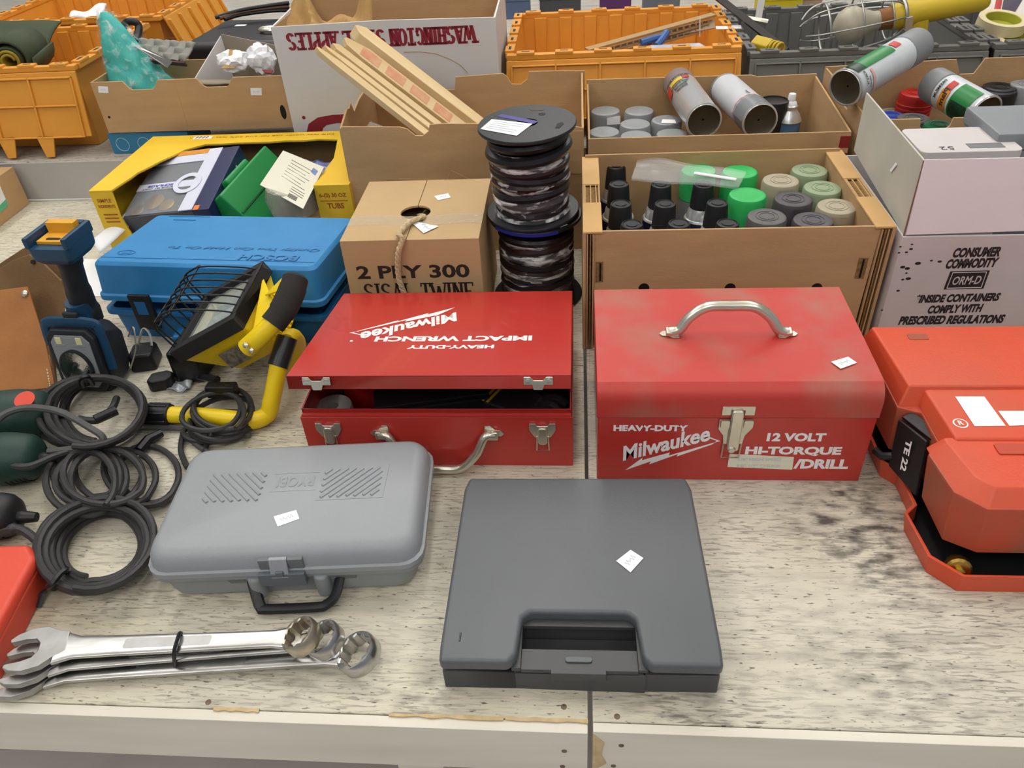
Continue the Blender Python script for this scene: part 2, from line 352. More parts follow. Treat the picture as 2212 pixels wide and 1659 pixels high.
# ------------------------------------------------------------------ wrenches
STEEL = mat('worn_chrome_steel', 'c9c9c8', .27, 1, col2='a7a5a2', vs=35, vt=.55, vw=.2, bump=.03, bs=120, stretch=(.4, 2, 1))
RUST = mat('tarnished_steel', 'c4bba8', .33, 1, col2='9a8568', vs=70, vt=.6, vw=.12)
JAW = mat('satin_steel', 'b4b4b3', .42, 1, col2='9b9a98', vs=40)
SLOT = mat('wrench_shadow', '4b443c', .55, .8)
def wrench(label, a, b, rj, rring, hh, tilt):
    """combination wrench from open jaw centre a to ring centre b (world points)"""
    d = b-a; L = d.length; rz = math.atan2(d.y, d.x)
    t = thing('wrench', label, 'wrench', a, rot=(0, -math.asin((b.z-a.z)/L), rz), group='combination wrenches')
    # open end: crescent opened towards -x, turned 15 degrees
    pts = []; aw = rj*.52
    oo = [(-rj*1.18, aw), (-rj*.55, aw), (-rj*.15, aw*.86), (rj*.05, aw*.35), (rj*.05, -aw*.35), (-rj*.15, -aw*.86), (-rj*.55, -aw), (-rj*1.18, -aw)]
    out = [(-rj*1.22, -aw-.004), (-rj*.95, -rj*.88), (-rj*.4, -rj*1.04), (rj*.25, -rj*.98), (rj*.75, -rj*.66), (rj*1.2, -.0125), (rj*1.2, .0125), (rj*.75, rj*.66), (rj*.25, rj*.98), (-rj*.4, rj*1.04), (-rj*.95, rj*.88), (-rj*1.22, aw+.004)]
    ca, sa = math.cos(.22), math.sin(.22)
    MB().prism([(x*ca-y*sa, x*sa+y*ca) for x, y in oo+out], -hh*.55, hh*.55).go('open_jaw', JAW, t, bevel=.0012)
    w0, w1 = .0135, .0105
    prof = lambda w, h: [(-w, -h*.5), (-w*.6, -h), (w*.6, -h), (w, -h*.5), (w, h*.5), (w*.6, h), (-w*.6, h), (-w, h*.5)]
    xs = [(rj*.85, w0*1.5, hh*.5), (rj*1.6, w0*1.02, hh*.5), (L*.3, w0*.93, hh*.48), (L*.75, w1, hh*.5), (L-rring*1.5, w1*.98, hh*.55), (L-rring*.85, w1*1.2, hh*.62)]
    sh = MB().loft([[(x, p[0], p[1]) for p in prof(w, h)] for x, w, h in xs]).go('shaft', STEEL, t, bevel=.0008)
    MB().prism(rr(L*.33, L*.66, -.0062, .0062, .003), hh*.40, hh*.505).go('stamped_panel', JAW, sh)
    # box end: outer round, twelve point hole
    n = 48; R0 = []; H0 = []
    for i in range(n):
        an = 2*math.pi*i/n; R0.append((rring*math.cos(an), rring*math.sin(an))); q = .76*rring*(1+.085*(1 if i % 4 == 0 else (-.7 if i % 4 == 2 else .0))); H0.append((q*math.cos(an), q*math.sin(an)))
    S = lambda P0, k, z: [(p[0]*k, p[1]*k, z) for p in P0]
    hz = hh*1.25
    rm = M.Translation((L, 0, hh*.3)) @ M.Rotation(tilt, 4, 'Y')
    MB().loft([S(R0, .93, -hz), S(R0, 1, -hz*.7), S(R0, 1, hz*.7), S(R0, .93, hz), S(H0, 1.07, hz), S(H0, 1, hz*.85), S(H0, 1, -hz*.85), S(H0, 1.07, -hz), S(R0, .93, -hz)], cap=False).xf(rm).go('ring_end', RUST if rring < .0215 else STEEL, t, ang=35)
    return t
wrench('chrome combination wrench on top of the zip-tied bundle, brownish ring end', P(84, 1402, .034), P(653, 1378, .036), .0265, .0212, .0075, -.42)
wrench('chrome combination wrench in the middle of the zip-tied bundle', P(76, 1430, .0215), P(702, 1386, .023), .0265, .0218, .0075, -.42)
wrench('chrome combination wrench at the bottom of the bundle, largest ring end', P(66, 1454, .0085), P(776, 1416, .013), .028, .0242, .008, -.42)
c = P(380, 1400, .02)
pts = [P(388, 1368, .042), P(381, 1388, .043), P(376, 1408, .040), P(377, 1428, .026), P(380, 1444, .006), P(384, 1440, .002), P(389, 1420, .002), P(391, 1390, .002), P(392, 1372, .020)]
zt = thing('cable_tie', 'thin black cable tie around the three wrenches', 'cable tie', P(380, 1440, 0))
MB().tube([local(zt, p) for p in spline(pts, 5, True)], .0022, 6, True).go('band', BLACK, zt)
MB().prism(rr(-.004, .004, -.004, .004, .001), 0, .008).xf(M.Translation(local(zt, P(383, 1440, .004)))).go('lock', BLACK, zt, bevel=.001)
# ------------------------------------------------------------------ red steel cases
RED = mat('red_enamel', 'bd3a32', .25, col2='b7342d', vs=4, coat=.3)
REDI = mat('red_enamel_inside', '9c211b', .35)
REDD = mat('dusty_red_enamel', 'bf3a32', .45, col2='a96555', vs=11, vt=.56, vw=.14, detail=7)
INK = mat('white_ink', 'efe9ea', .5)
BOLT = [(0, 0), (.30, .27), (.29, .20), (.56, .50), (.55, .43), (1.0, .86), (.60, .52), (.61, .58), (.33, .31), (.34, .38), (.02, .06)]
def logo(parent, o, ux, uy, w, h, rise, th=.0004, ts=.8):
    """script logo: sheared bold lettering climbing to the right, with a lightning bolt below"""
    ux = V(ux).normalized(); uy = V(uy).normalized(); o = V(o); dirx = (ux*w+uy*rise).normalized()
    n = ux.cross(uy)
    lt_ = text('Milwaukee', INK, parent, o+uy*h*.30, dirx, uy, (w*w+rise*rise)**.5*.97, h*ts, .030, .42, th=th)
    pts = [o+ux*(w*(.04+.96*x))+uy*(-h*.05+(y)*rise*1.02+h*.05*x) for x, y in BOLT]
    def q(x, y): return o+ux*(w*x)+uy*(y*h)
    k = rise/h
    poly = [(.03, -.06), (.22, .28*k+.20), (.21, .30*k+.08), (.52, .52*k+.20), (.51, .52*k+.08), (1.0, k+.18), (.98, k+.11), (.60, .60*k-.02), (.615, .60*k+.08), (.30, .28*k-.06), (.315, .28*k+.06)]
    MB().sheet([q(x, y)+n*th for x, y in poly], .0002).go('lightning_bolt', INK, parent, smooth=False)
    tail = [(1.0, k+.18), (1.06, k+.24), (.93, k+.40), (.92, k+.36), (1.02, k+.25)]
    MB().sheet([q(x, y)+n*th for x, y in tail], .0002).go('lightning_bolt', INK, parent, smooth=False)
def hasp(parent, c, flip=False):
    """lid half of a draw latch: two riveted ears and a hooked tongue; c centre of the top edge on the -y face"""
    x, y, z = c
    r = MB().prism([(-.019, .0), (-.019, -.0115), (-.008, -.0115), (-.0065, -.019), (.0055, -.019), (.008, -.0115), (.019, -.0115), (.019, 0), (.010, 0), (.006, -.005), (-.006, -.005), (-.010, 0)], 0, .0022, 'y').xf(M.Translation((x, y-.0022, z))).go('lid_hasp', CHROME, parent, bevel=.0008)
    for s in (-1, 1):
        MB().lathe([(.0035, 0), (.0035, .0008), (.0022, .0014)], 12).xf(M.Translation((x+s*.0135, y-.0022, z-.0055)) @ M.Rotation(math.pi/2, 4, 'X')).go('rivet', CHROME, r)
    return r
def latch(parent, c, hook=True):
    x, y, z = c
    r = MB()
    r.prism([(-.018, 0), (-.018, -.011), (-.011, -.024), (.011, -.024), (.018, -.011), (.018, 0), (.009, 0), (.007, -.004), (-.007, -.004), (-.009, 0)], 0, .003, 'y').xf(M.Translation((x, y-.003, z)))
    b = r.go('latch_plate', CHROME, parent, bevel=.001)
    MB().prism(rr(-.0065, .0065, -.034, -.004, .005), 0, .006, 'y').xf(M.Translation((x, y-.008, z))).go('latch_lever', CHROME, b, bevel=.002, seg=3)
    if hook:
        q = [(x-.0075, y-.003, z-.022), (x-.0085, y-.004, z-.046), (x+.0085, y-.004, z-.046), (x+.0075, y-.003, z-.022)]
        MB().tube(q, .0011, 6).go('latch_wire', CHROME, b)
def metal_handle(parent, A, Bp, out, side, r=.0058):
    """bent bar handle with two riveted feet; A, Bp feet on the surface, out normal, side in-plane sideways sag"""
    A, Bp, out, side = V(A), V(Bp), V(out), V(side); d = (Bp-A); L = d.length; d.normalize()
    ctrl = [A+out*.004, A+d*.012+out*.008, A+d*L*.16+out*.014+side*.55, A+d*L*.30+out*.019+side, A+d*L*.5+out*.020+side*1.03, A+d*L*.70+out*.019+side, A+d*L*.84+out*.014+side*.55, Bp-d*.012+out*.008, Bp+out*.004]
    hd = MB().tube(spline(ctrl, 6), r, 10).go('handle', CHROME, parent)
    s2 = out.cross(d).normalized()
    for q, sg in ((A, -1), (Bp, 1)):
        fp = [(-.014, 0), (-.010, .0055), (-.002, .0075), (.004, .015), (.012, .015), (.013, .004), (.013, -.004), (.012, -.009), (.004, -.009), (-.002, -.0055), (-.010, -.0045)]
        w = [q-d*(sg*x)+s2*(y*.95) for x, y in fp]
        w2 = [q-d*(sg*x*.75)+s2*(y*.7)+out*.007 for x, y in fp]
        MB().loft([[p for p in w], [p+out*.0015 for p in w]]).go('handle_foot', CHROME, hd, bevel=.0006)
        MB().loft([[q-d*(sg*x)+s2*y+out*o for x, y in ((-.006, -.007), (.010, -.007), (.010, .007), (-.006, .007))] for o in (.001, .008)]).go('handle_socket', CHROME, hd, bevel=.002, seg=3)
# impact wrench case, lid ajar
t = thing('tool_case', 'glossy red steel tool case with its lid ajar, upside-down white lettering', 'tool case', (-.3805, .793, 0), 0)
W, D, H = .3735, .283, .088
th = .0016
mb = MB().box(0, W, 0, D, 0, th).box(0, W, 0, th, 0, H).box(0, W, D-th, D, 0, H).box(0, th, 0, D, 0, H).box(W-th, W, 0, D, 0, H)
mb.box(.002, W-.002, .002, .006, H-.002, H+.004)
mb.go('base', RED, t, bevel=.0006, seg=2)
MB().box(.002, W-.002, .006, .0075, H-.004, H+.010).box(.002, .004, .006, D-.006, H-.004, H+.010).box(W-.004, W-.002, .006, D-.006, H-.004, H+.010).go('inner_rim', REDI, t, bevel=.0004)
B(.003, W-.003, .004, D-.003, .0017, .0025).go('inner_sheet', DARK, t)  # deep black sheet over the case floor
# lid: hinged at the back
LA = math.radians(9.3)
lm = M.Translation((0, D, H+.004)) @ M.Rotation(-LA, 4, 'X') @ M.Translation((0, -D, 0))
def LM(x, y, z): return lm @ V((x, y, z))
lw0, lw1, lh = -.0035, W-.0015, .020
mb = MB().box(lw0, lw1, -.006, D+.002, lh-.0015, lh).box(lw0, lw1, -.006, -.0045, 0, lh).box(lw0, lw1, D, D+.002, 0, lh).box(lw0, lw0+.0015, -.006, D+.002, 0, lh).box(lw1-.0015, lw1, -.006, D+.002, 0, lh).xf(lm)
ld = mb.go('lid', RED, t, bevel=.0006, seg=2)
# lettering on the lid is read from the far side of the table
ux = lm.to_3x3() @ V((-1, 0, 0)); uy = lm.to_3x3() @ V((0, -1, 0)); nn = ux.cross(uy)
def lidp(px, py):
    """pixel to the lid's top plane, in the case's coordinates"""
    d = ray(px, py); p0 = V(t.location)+LM(0, 0, lh); n = nn
    return local(t, CAM+d*((p0-CAM).dot(n)/d.dot(n)))
a = lidp(988, 683); b = lidp(765, 725)
text('IMPACT WRENCH', INK, ld, lidp(1150, 725), ux, uy, (lidp(1150, 725)-lidp(800, 752)).dot(-ux), .017, .045)
text('HEAVY-DUTY', INK, ld, lidp(1068, 745), ux, uy, (lidp(1068, 745)-lidp(875, 760)).dot(-ux), .0115, .045)
o = lidp(1000, 692); lw = (lidp(765, 730)-o).dot(ux); 
rs = (lidp(790, 735)-lidp(985, 683)).dot(uy)
o2 = lidp(988, 666)
def logo_up(): logo(ld, o2, ux, uy, (lidp(762, 728)-lidp(988, 666)).dot(ux), .052, (lidp(775, 716)-lidp(985, 670)).dot(uy), ts=.62)
logo_up()
MB().lathe([(.0022, 0), (.0022, .0003)], 12).xf(M.Translation(lidp(759, 737))).go('lettering', INK, ld)
for px in (685, 1163):
    q = lm.inverted() @ local(t, PY(px, 835, .79)); o = hasp(ld, (0, 0, 0)); mw = M.Translation((q.x, -.006, lh-.0015))
    for ob in [o]+list(o.children): ob.data.transform(lm @ mw)
for px in (712, 1172):
    q = local(t, PY(px, 930, .793)); latch(t, (q.x, 0, H-.009))
metal_handle(t, (local(t, PY(824, 945, .793)).x, 0, .060), (local(t, PY(1068, 945, .793)).x, 0, .060), (0, -1, 0), (0, 0, -.048), .0062)
# contents
c = P(715, 888, .058); g = thing('grinding_wheel', 'pale grey abrasive wheel inside the open red case', 'grinding wheel', (c.x, c.y+.012, .004), 0)
MB().lathe([(.0275, 0), (.028, .002), (.028, .052), (.0265, .054), (.008, .054), (.008, .030)], 28).go('wheel', mat('abrasive_grey', '8b8682', .9, bump=.3, bs=400), g)
c = P(925, 878, .05); g = thing('accessory_box', 'matt black flat plastic box slanting inside the open red case', 'box', (c.x, c.y+.03, .003), math.radians(12))
B(-.085, .085, -.035, .05, 0, .052).go('body', mat('matt_black_box', '1b1b1d', .55), g, bevel=.003)
B(-.083, .083, -.033, .048, .053, .060).go('lid', mat('matt_black_box', '1b1b1d', .55), g, bevel=.002)
c = P(775, 862, .05); g = tag(MB().box(-.03, .03, -.02, .03, 0, .055).go('red_tool_block', mat('scarlet_block', 'a81d16', .4), None, bevel=.002), 'small red block at the back of the open red case', 'block'); g.location = (c.x, c.y+.045, .003)
c = P(1095, 875, .05); g = thing('work_glove', 'black work glove with yellow stripes lying in the open red case', 'glove', (c.x, c.y+.02, .004), math.radians(-28))
GL = mat('glove_black', '1c1b1f', .6, bump=.3, bs=200)
MB().loft([ring3(rr(-.038, .05, -.03, .03, .012), 0), ring3(rr(-.04, .052, -.032, .032, .014), .02), ring3(rr(-.036, .048, -.028, .028, .014), .048)]).go('palm', GL, g, bevel=.004)
for k in range(4): MB().tube(spline([(.045, -.024+k*.016, .036), (.066, -.024+k*.017, .046), (.082, -.026+k*.018, .040)], 4), [.009]*9, 8).go('finger', GL, g)
for k in range(3): B(-.036+k*.008, -.032+k*.008, -.028, .028, .0475, .0495).go('stripe', mat('stripe_yellow', 'c9a816', .5), g, bevel=.0005)
# drill box
t = thing('tool_box', 'dusty red steel toolbox with a chrome top handle and white lettering in front', 'toolbox', (.0255, .767, 0), 0)
W, D = .3475, .226; ZS, ZT = .1115, .160
mb = MB().box(0, W, 0, D, 0, ZS-.0007); mb.go('base', RED, t, bevel=.0015)
prof = [(-.0015, ZS), (-.0015, ZS+.026), (.001, ZS+.034), (.006, ZS+.041), (.014, ZS+.0465), (.024, ZT-.001), (.034, ZT), (D+.0015, ZT+.005), (D+.0015, ZS)]
ld = MB().prism(prof, -.0015, W+.0015, 'x').go('lid', REDD, t, bevel=.0008, ang=60)
def topz(y): return ZT+(y-.034)/(D-.03)*.005
metal_handle(ld, tuple(local(t, P(1447, 722, ZT+.003))), tuple(local(t, P(1700, 722, ZT+.003))), (0, -.1, .995), (0, .008, .020), .0072)
sticker(t, ((1795, 782), (1832, 771), (1851, 784), (1816, 797)), z=ZT+.0015)
q = local(t, PY(1597, 875, .766)); x = q.x
mb = MB().prism([(-.0205, 0), (-.0205, -.014), (-.008, -.014), (-.008, -.006), (.008, -.006), (.008, -.014), (.0205, -.014), (.0205, 0)], -.0035, -.0012, 'y').xf(M.Translation((x, 0, .131)))
mb.go('lid_hasp', CHROME, t, bevel=.001)
b = MB().prism([(-.021, 0), (-.021, -.016), (-.014, -.027), (-.012, -.042), (.012, -.042), (.014, -.027), (.021, -.016), (.021, 0)], -.003, -.0005, 'y').xf(M.Translation((x-.001, 0, .110))).go('latch_plate', CHROME, t, bevel=.0008)
for s in (-1, 1): MB().prism(rr(-.006, .006, -.013, .0, .002), -.006, -.002, 'y').xf(M.Translation((x+s*.0145, 0, .110))).go('latch_ear', CHROME, b, bevel=.001)
MB().prism(rr(-.0075, .0075, -.046, .021, .004), -.0085, -.003, 'y').xf(M.Translation((x-.001, 0, .106))).go('latch_lever', CHROME, b, bevel=.002, seg=3)
MB().lathe([(.0055, 0), (.004, .003), (.0015, .004)], 12).xf(M.Translation((x-.003, -.0085, .064)) @ M.Rotation(math.pi/2, 4, 'X')).go('rivet', CHROME, b)
MB().tube([(x-.013, -.003, .070), (x-.0135, -.004, .046), (x+.009, -.004, .046), (x+.010, -.003, .070)], .0012, 6).go('latch_wire', CHROME, b)
def ft_(s, x0, y0, x1, y1, bold=.05, shear=0, h=None):
    a = local(t, PY(x0, y0, .767)); c = local(t, PY(x1, y1, .767))
    text(s, INK, t, (a.x, 0, a.z), (1, 0, 0), (0, 0, 1), c.x-a.x, h or (c.z-a.z), bold, shear)
ft_('HEAVY-DUTY', 1325, 931, 1487, 917, h=.0105); ft_('12 VOLT', 1655, 953, 1786, 936, h=.0145); ft_('HI-TORQUE', 1608, 984, 1821, 963, h=.0165); ft_('/DRILL', 1713, 1012, 1837, 990, h=.0175)
a = local(t, PY(1345, 1012, .767)); c = local(t, PY(1545, 945, .767))
logo(t, (a.x, 0, a.z), (1, 0, 0), (0, 0, 1), c.x-a.x, .046, .040, ts=.56)
tp = sticker(t, ((1576, 980), (1715, 987), (1711, 1014), (1571, 1008)), Y=.7665, lift=.0005, mt=mat('aged_tape', 'e2dec9', .7), scribble=False, name='paper_label')
o = local(t, PY(1595, 995, .766)); text('1/4" HIGH SPEED', PENCIL, tp, (o.x, -.0012, o.z), (1, 0, 0), (0, 0, 1), .055, .0055, .01); o = local(t, PY(1590, 1009, .766)); text('3/8" 1/2" CHUCK', PENCIL, tp, (o.x, -.0012, o.z), (1, 0, 0), (0, 0, 1), .058, .0055, .01)
# ------------------------------------------------------------------ orange-red hammer drill case at the right edge
HR = mat('orange_red_plastic', 'd8502f', .42, col2='c9563b', vs=7, vt=.55, vw=.2, bump=.06, bs=300)
HRD = mat('orange_red_dirty_plastic', 'c0482f', .5, col2='9c5a42', vs=14, vt=.5, vw=.22, bump=.06, bs=300)
t = thing('tool_case', 'orange-red plastic case with a stepped lid and black carry latch at the right edge', 'tool case', (.375, .585, 0), 0)
def hl(px, py, z): p = local(t, P(px, py, z)); return (p.x, p.y)
def wl(pts): return [(x-.375, y-.585) for x, y in pts]
def flat(pts, z): return ring3(wl(pts), z)
XR = .80
# tray
tr = [(XR, .586), (.431, .587), (.403, .615), (.398, .684), (.413, .698), (.413, .758), (.397, .775), (.397, .945), (XR, .945)]
tb = [(XR, .590), (.433, .590), (.408, .617), (.404, .682), (.418, .697), (.418, .760), (.403, .777), (.403, .941), (XR, .941)]
ti = [(XR, .5905), (.4335, .5905), (.4072, .6175), (.4022, .682), (.418, .6965), (.418, .760), (.4015, .7765), (.4015, .941), (XR, .941)]
mb = MB(); mb.loft([flat(tb, 0), flat(tr, .030), flat(ti, .030), flat([(x+.003, y) for x, y in tb], .004)], cap=False)
mb.add(flat(tb, 0), [tuple(range(9))]); mb.add(flat([(x+.003, y) for x, y in tb], .004), [tuple(range(9))])
mb.go('tray', HR, t, bevel=.001)
MB().prism(wl([(x+.004, y+.001) for x, y in tb]), .0045, .0055).go('inner_sheet', DARK, t, smooth=False)  # black sheet paints in the dark of the open gap
# lid: skirt with a chamfered front corner and a latch recess, then back, middle and front decks
lo = [(XR, .613), (.452, .613), (.421, .632), (.421, .700), (.433, .712), (.433, .772), (.408, .787), (.404, .940), (XR, .940)]
hi = [(XR, .612), (.442, .612), (.416, .638), (.410, .700), (.428, .712), (.428, .775), (.402, .786), (.402, .945), (XR, .945)]
MB().loft([flat(lo, .040), flat(hi, .1085), flat(hi, .1125)]).go('lid_skirt', HRD, t, bevel=.0016, label='dirty lower wall of the lid')
MB().loft([flat([(.403, .7865), (XR, .7865), (XR, .944), (.403, .944)], .111), flat([(.4145, .799), (XR, .799), (XR, .932), (.4075, .932)], .1375)]).go('lid_back_deck', HR, t, bevel=.003, seg=3, label='dusty flat back deck of the lid')
MB().loft([flat([(.4285, .695), (XR, .695), (XR, .797), (.4285, .797)], .111), flat([(.4385, .706), (XR, .706), (XR, .799), (.434, .799)], .1325)]).go('lid_middle_deck', HR, t, bevel=.003, seg=3)
MB().loft([flat([(XR, .613), (.4425, .613), (.417, .639), (.411, .700), (.4115, .713), (XR, .713)], .111), flat([(XR, .630), (.4525, .630), (.438, .646), (.428, .701), (.428, .711), (XR, .711)], .1290)]).go('lid_front_deck', HR, t, bevel=.0022, seg=3)
q = hl(1982, 727, .1375); MB().prism(rr(q[0]-.013, q[0]+.013, q[1]-.008, q[1]+.006, .003), .1370, .1385).go('hinge_pad', HRD, t, bevel=.0006)
q = hl(2178, 970, .129); MB().prism(rr(q[0]-.014, q[0]+.02, q[1]-.010, q[1]+.008, .003), .1285, .1310).go('latch_pad', HRD, t, bevel=.0008)
sticker(t, ((2063, 857), (2126, 857), (2172, 920), (2105, 921)), z=.1328, scribble=False)
sticker(t, ((2156, 888), (2225, 888), (2245, 918), (2180, 920)), z=.1328, scribble=False)
q = hl(2075, 914, .133); rb = MB().lathe([(.0085, 0), (.0085, .0006)], 20, (q[0], q[1], .1324)).go('round_mark', INK, t)
MB().lathe([(.0068, 0), (.0068, .0009)], 20, (q[0], q[1], .1324)).go('round_mark', HR, rb); text('R', INK, rb, (q[0]-.003, q[1]-.004, .1334), (1, 0, 0), (0, 1, 0), .006, .008, .03)
# carry latch strap
s = [local(t, p) for p in (P(1948, 905, .100), P(2010, 953, .100), P(1985, 1072, .034), P(1926, 1005, .034))]
st = MB().sheet([s[3], s[2], s[1], s[0]], .006).go('carry_latch', mat('latch_black', '1d1a1c', .4), t, bevel=.002, label='black strap latch with white lettering')
e = [s[0], s[1], s[1]+V((.020, -.002, .004)), s[0]+V((.012, .004, .006))]
MB().sheet([e[0], e[1], e[2], e[3]], .004).go('latch_hook', MATS['latch_black'], st, bevel=.001)
nrm = (s[2]-s[3]).cross(s[1]-s[2]).normalized()
if nrm.dot(CAM-V(t.location)-s[0]) < 0: nrm = -nrm
up = ((s[3]-s[0])+(s[2]-s[1])).normalized(); ctr = (s[0]+s[1]+s[2]+s[3])/4
uy2 = nrm.cross(up)
text('TE 22', INK, st, ctr-up*.021-uy2*.0045+nrm*.0068, up, uy2, .042, .010, .04)
MB().tube([local(t, P(1890, 972, .045)), local(t, P(1905, 985, .045)), local(t, P(1940, 985, .050))], .0055, 8).go('latch_arm', MATS['latch_black'], t)
c = P(2068, 1220, .024); bp = thing('brass_fitting', 'small round brass fitting in the gap of the orange-red case', 'fitting', (c.x, c.y, .022), math.radians(-12)); bp.scale = (1.35, 1.35, 1.35)
BR = mat('brass', 'b89a4e', .3, 1)
MB().lathe([(.009, -.004), (.0108, 0), (.0108, .006), (.009, .008)], 14).xf(M.Rotation(math.radians(72), 4, 'X')).go('knurled_ring', BR, bp)
MB().lathe([(.004, .006), (.004, .012), (.0015, .013)], 12).xf(M.Rotation(math.radians(72), 4, 'X')).go('tip', BR, bp)
# ------------------------------------------------------------------ aerosol cans
TIN = mat('tin_silver', 'd2d4d6', .28, .65)
def capmat(n, c): return mat('cap_'+n, c, .45, bump=.03, bs=300)
CAPS = dict(green=capmat('green', '2fb45c'), taupe=capmat('taupe', 'a69c86'), sage=capmat('sage', '8c9b7b'), char=capmat('charcoal', '4d484d'), slate=capmat('slate', '5d5c5b'), grey=capmat('grey', '8a8d8f'), black=capmat('black', '1f2023'), red=capmat('red', 'b3221f'), mauve=capmat('mauve', '83716f'), blue=capmat('blue', '2a48a8'), dgreen=capmat('dark_green', '1f7a50'))
NAVY = mat('label_navy', '1b2240', .35); LABW = mat('label_white', 'd9dde2', .32, col2='cfd3d8', vs=30); GREYCAN = mat('can_grey', '85888b', .35, .3)
def spray_can(label, cap, body, x, y, z0, h=.203, r=.033, caph=.052, group=None, rot=None, ridges=True, rz=0):
    """aerosol paint can: lathe body, rolled rims, wide plastic cap with a pry notch"""
    t = thing('spray_can', label, 'spray can', (x, y, z0), rz, group, rot)
    bh = h-caph
    MB().lathe([(r-.003, 0), (r, .002), (r, .005), (r-.0012, .007), (r-.0012, bh-.004), (r-.0025, bh)], 28, cap=False).go('can_body', body, t)
    MB().lathe([(r*.90, .002), (r*.91, -.0008), (r-.0018, -.0008), (r-.0005, .002)], 28, cap=False).go('bottom_rim', TIN, t)
    MB().lathe([(r*.905, .0015), (r*.80, .004), (r*.4, .0075), (.002, .0085)], 28, cap=False).go('bottom_dome', mat('can_inside_dark', '4c4436', .4, .5), t)
    c = MB().lathe([(r-.003, bh), (r-.0008, bh+.002), (r-.0012, h-.006), (r-.003, h-.0015), (r-.006, h), (r-.012, h-.0006)], 28).go('cap', cap, t)
    if ridges:
        for k in (.55, .38): MB().lathe([(r*k, h-.001), (r*k, h+.0002), (r*k-.0012, h+.0002), (r*k-.0012, h-.001)], 24, cap=False).go('ring_ridge', cap, c)
        a0 = -1.9
        q = [(r*1.0*math.cos(a0+.09*i), r*1.0*math.sin(a0+.09*i)) for i in range(9)]
        MB().loft([[(x_*1.012, y_*1.012, z_) for x_, y_ in q] for z_ in (h-.018, h-.006)], cap=False, closed=False).go('pry_notch', cap, c)
    return t
def lube_can(label, x, y, z0, h, group):
    """slim-capped aerosol: navy label, silver dome shoulder, tapered black cap"""
    t = thing('aerosol_can', label, 'aerosol can', (x, y, z0), 0, group)
    r = .0285; hs = h-.066
    MB().lathe([(r-.002, 0), (r, .003), (r, hs-.003), (r-.001, hs)], 24).go('can_body', NAVY, t)
    MB().lathe([(r-.001, hs), (r+.0006, hs+.002), (r-.0008, hs+.005), (r-.003, hs+.0055), (r-.004, hs+.010), (r*.80, hs+.019), (r*.66, hs+.026), (r*.62, hs+.028)], 24, cap=False).go('shoulder', TIN, t)
    c = MB().lathe([(.0205, h-.042), (.0205, h-.038), (.0178, h-.004), (.0168, h-.0012), (.0142, h), (.0134, h-.0015), (.004, h-.0015)], 20).go('cap', CAPS['black'], t)
    MB().lathe([(.0096, h-.0016), (.0096, h-.0004), (.0086, h-.0004)], 16).go('cap_disc', CAPS['black'], c)
    return t
def panel(parent, name, poly, a, b, ax, mt=None, bevel=.0004):
    return MB().prism(poly, a, b, ax).go(name, mt or CB, parent, bevel=bevel, seg=1)
def notch_front(x0, x1, z0, z1, nx=None, nw=.05, nd=.018):
    if nx is None: return [(x0, z0), (x1, z0), (x1, z1), (x0, z1)]
    pts = [(x0, z0), (x1, z0), (x1, z1)]
    for k in range(9):
        a = math.pi*k/8; pts.append((nx+nw/2*math.cos(a), z1-nd*(math.sin(a)**.6)))
    return pts+[(x0, z1)]
# carton of aerosols in front
X0, X1, Y0, Y1, HZ = .008, .468, 1.076, 1.378, .216
t = thing('cardboard_carton', 'brown cardboard carton of spray cans with green, beige and charcoal caps', 'cardboard box', (X0, Y0, 0), 0)
W, D = X1-X0, Y1-Y0
fr = panel(t, 'front_panel', [(.022, 0), (W-.024, 0), (W-.020, HZ), (.014, HZ)], .004, .008, 'y')
panel(t, 'back_panel', [(.006, 0), (W-.006, 0), (W-.006, HZ+.006), (.006, HZ+.006)], D-.008, D-.004, 'y')
panel(t, 'bottom_panel', rr(.004, W-.004, .004, D-.004, .001, 1), .0005, .004, 'z')
for s, xa, xb in ((0, 0, .030), (1, W-.030, W)):
    sp = MB().loft([[(xa if s == 0 else xb-.005, 0, 0), (xa+.005 if s == 0 else xb, 0, 0), (xa+.005 if s == 0 else xb, D, 0), (xa if s == 0 else xb-.005, D, 0)], [(xa if s == 0 else xb-.005, 0, HZ), (xa+.005 if s == 0 else xb, 0, HZ), (xa+.005 if s == 0 else xb, D, HZ), (xa if s == 0 else xb-.005, D, HZ)]]).go('side_panel', CB, t, bevel=.0006, seg=1)
    xi = (.0262, .0292) if s == 0 else (W-.0292, W-.0262)
    B(xi[0], xi[1], .009, D-.009, .02, HZ).go('inner_flap', CB, sp, bevel=.0005, seg=1)
    for (ya, yb) in ((.001, .106), (.178, D-.001)): B(xa, xb, ya, yb, HZ-.003, HZ+.0012).go('folded_rim', CBL, sp, bevel=.0015, seg=2)
    B(xa+.002, xb-.002, .106, .178, HZ-.012, HZ-.004).go('rim_slot', CBD, sp)
    for k in range(3): B(xa+.004+k*.009, xa+.0055+k*.009, .106, .178, HZ-.010, HZ-.0005).go('corrugation', CBL, sp)
    # cut corrugated edge seen from the front
    xe = .006 if s == 0 else W-.020
    for k in range(3): B(xe+k*.0045, xe+.0022+k*.0045, .0005, .006, .001, HZ-.004).go('corrugated_edge', CBD if k == 1 else CB, sp)
for px in (1391, 1577, 1764):
    q = local(t, PY(px, 622, 1.08)); MB().lathe([(.0085, 0), (.0085, .0008)], 20).xf(M.Translation((q.x, .0042, q.z)) @ M.Rotation(math.pi/2, 4, 'X')).go('vent_hole', DARK, fr)
for x, w_ in ((.020, .012), (W-.042, .014)): B(x, x+w_, .0032, .0045, .128, .164).go('tab_slot', CBD, fr); 
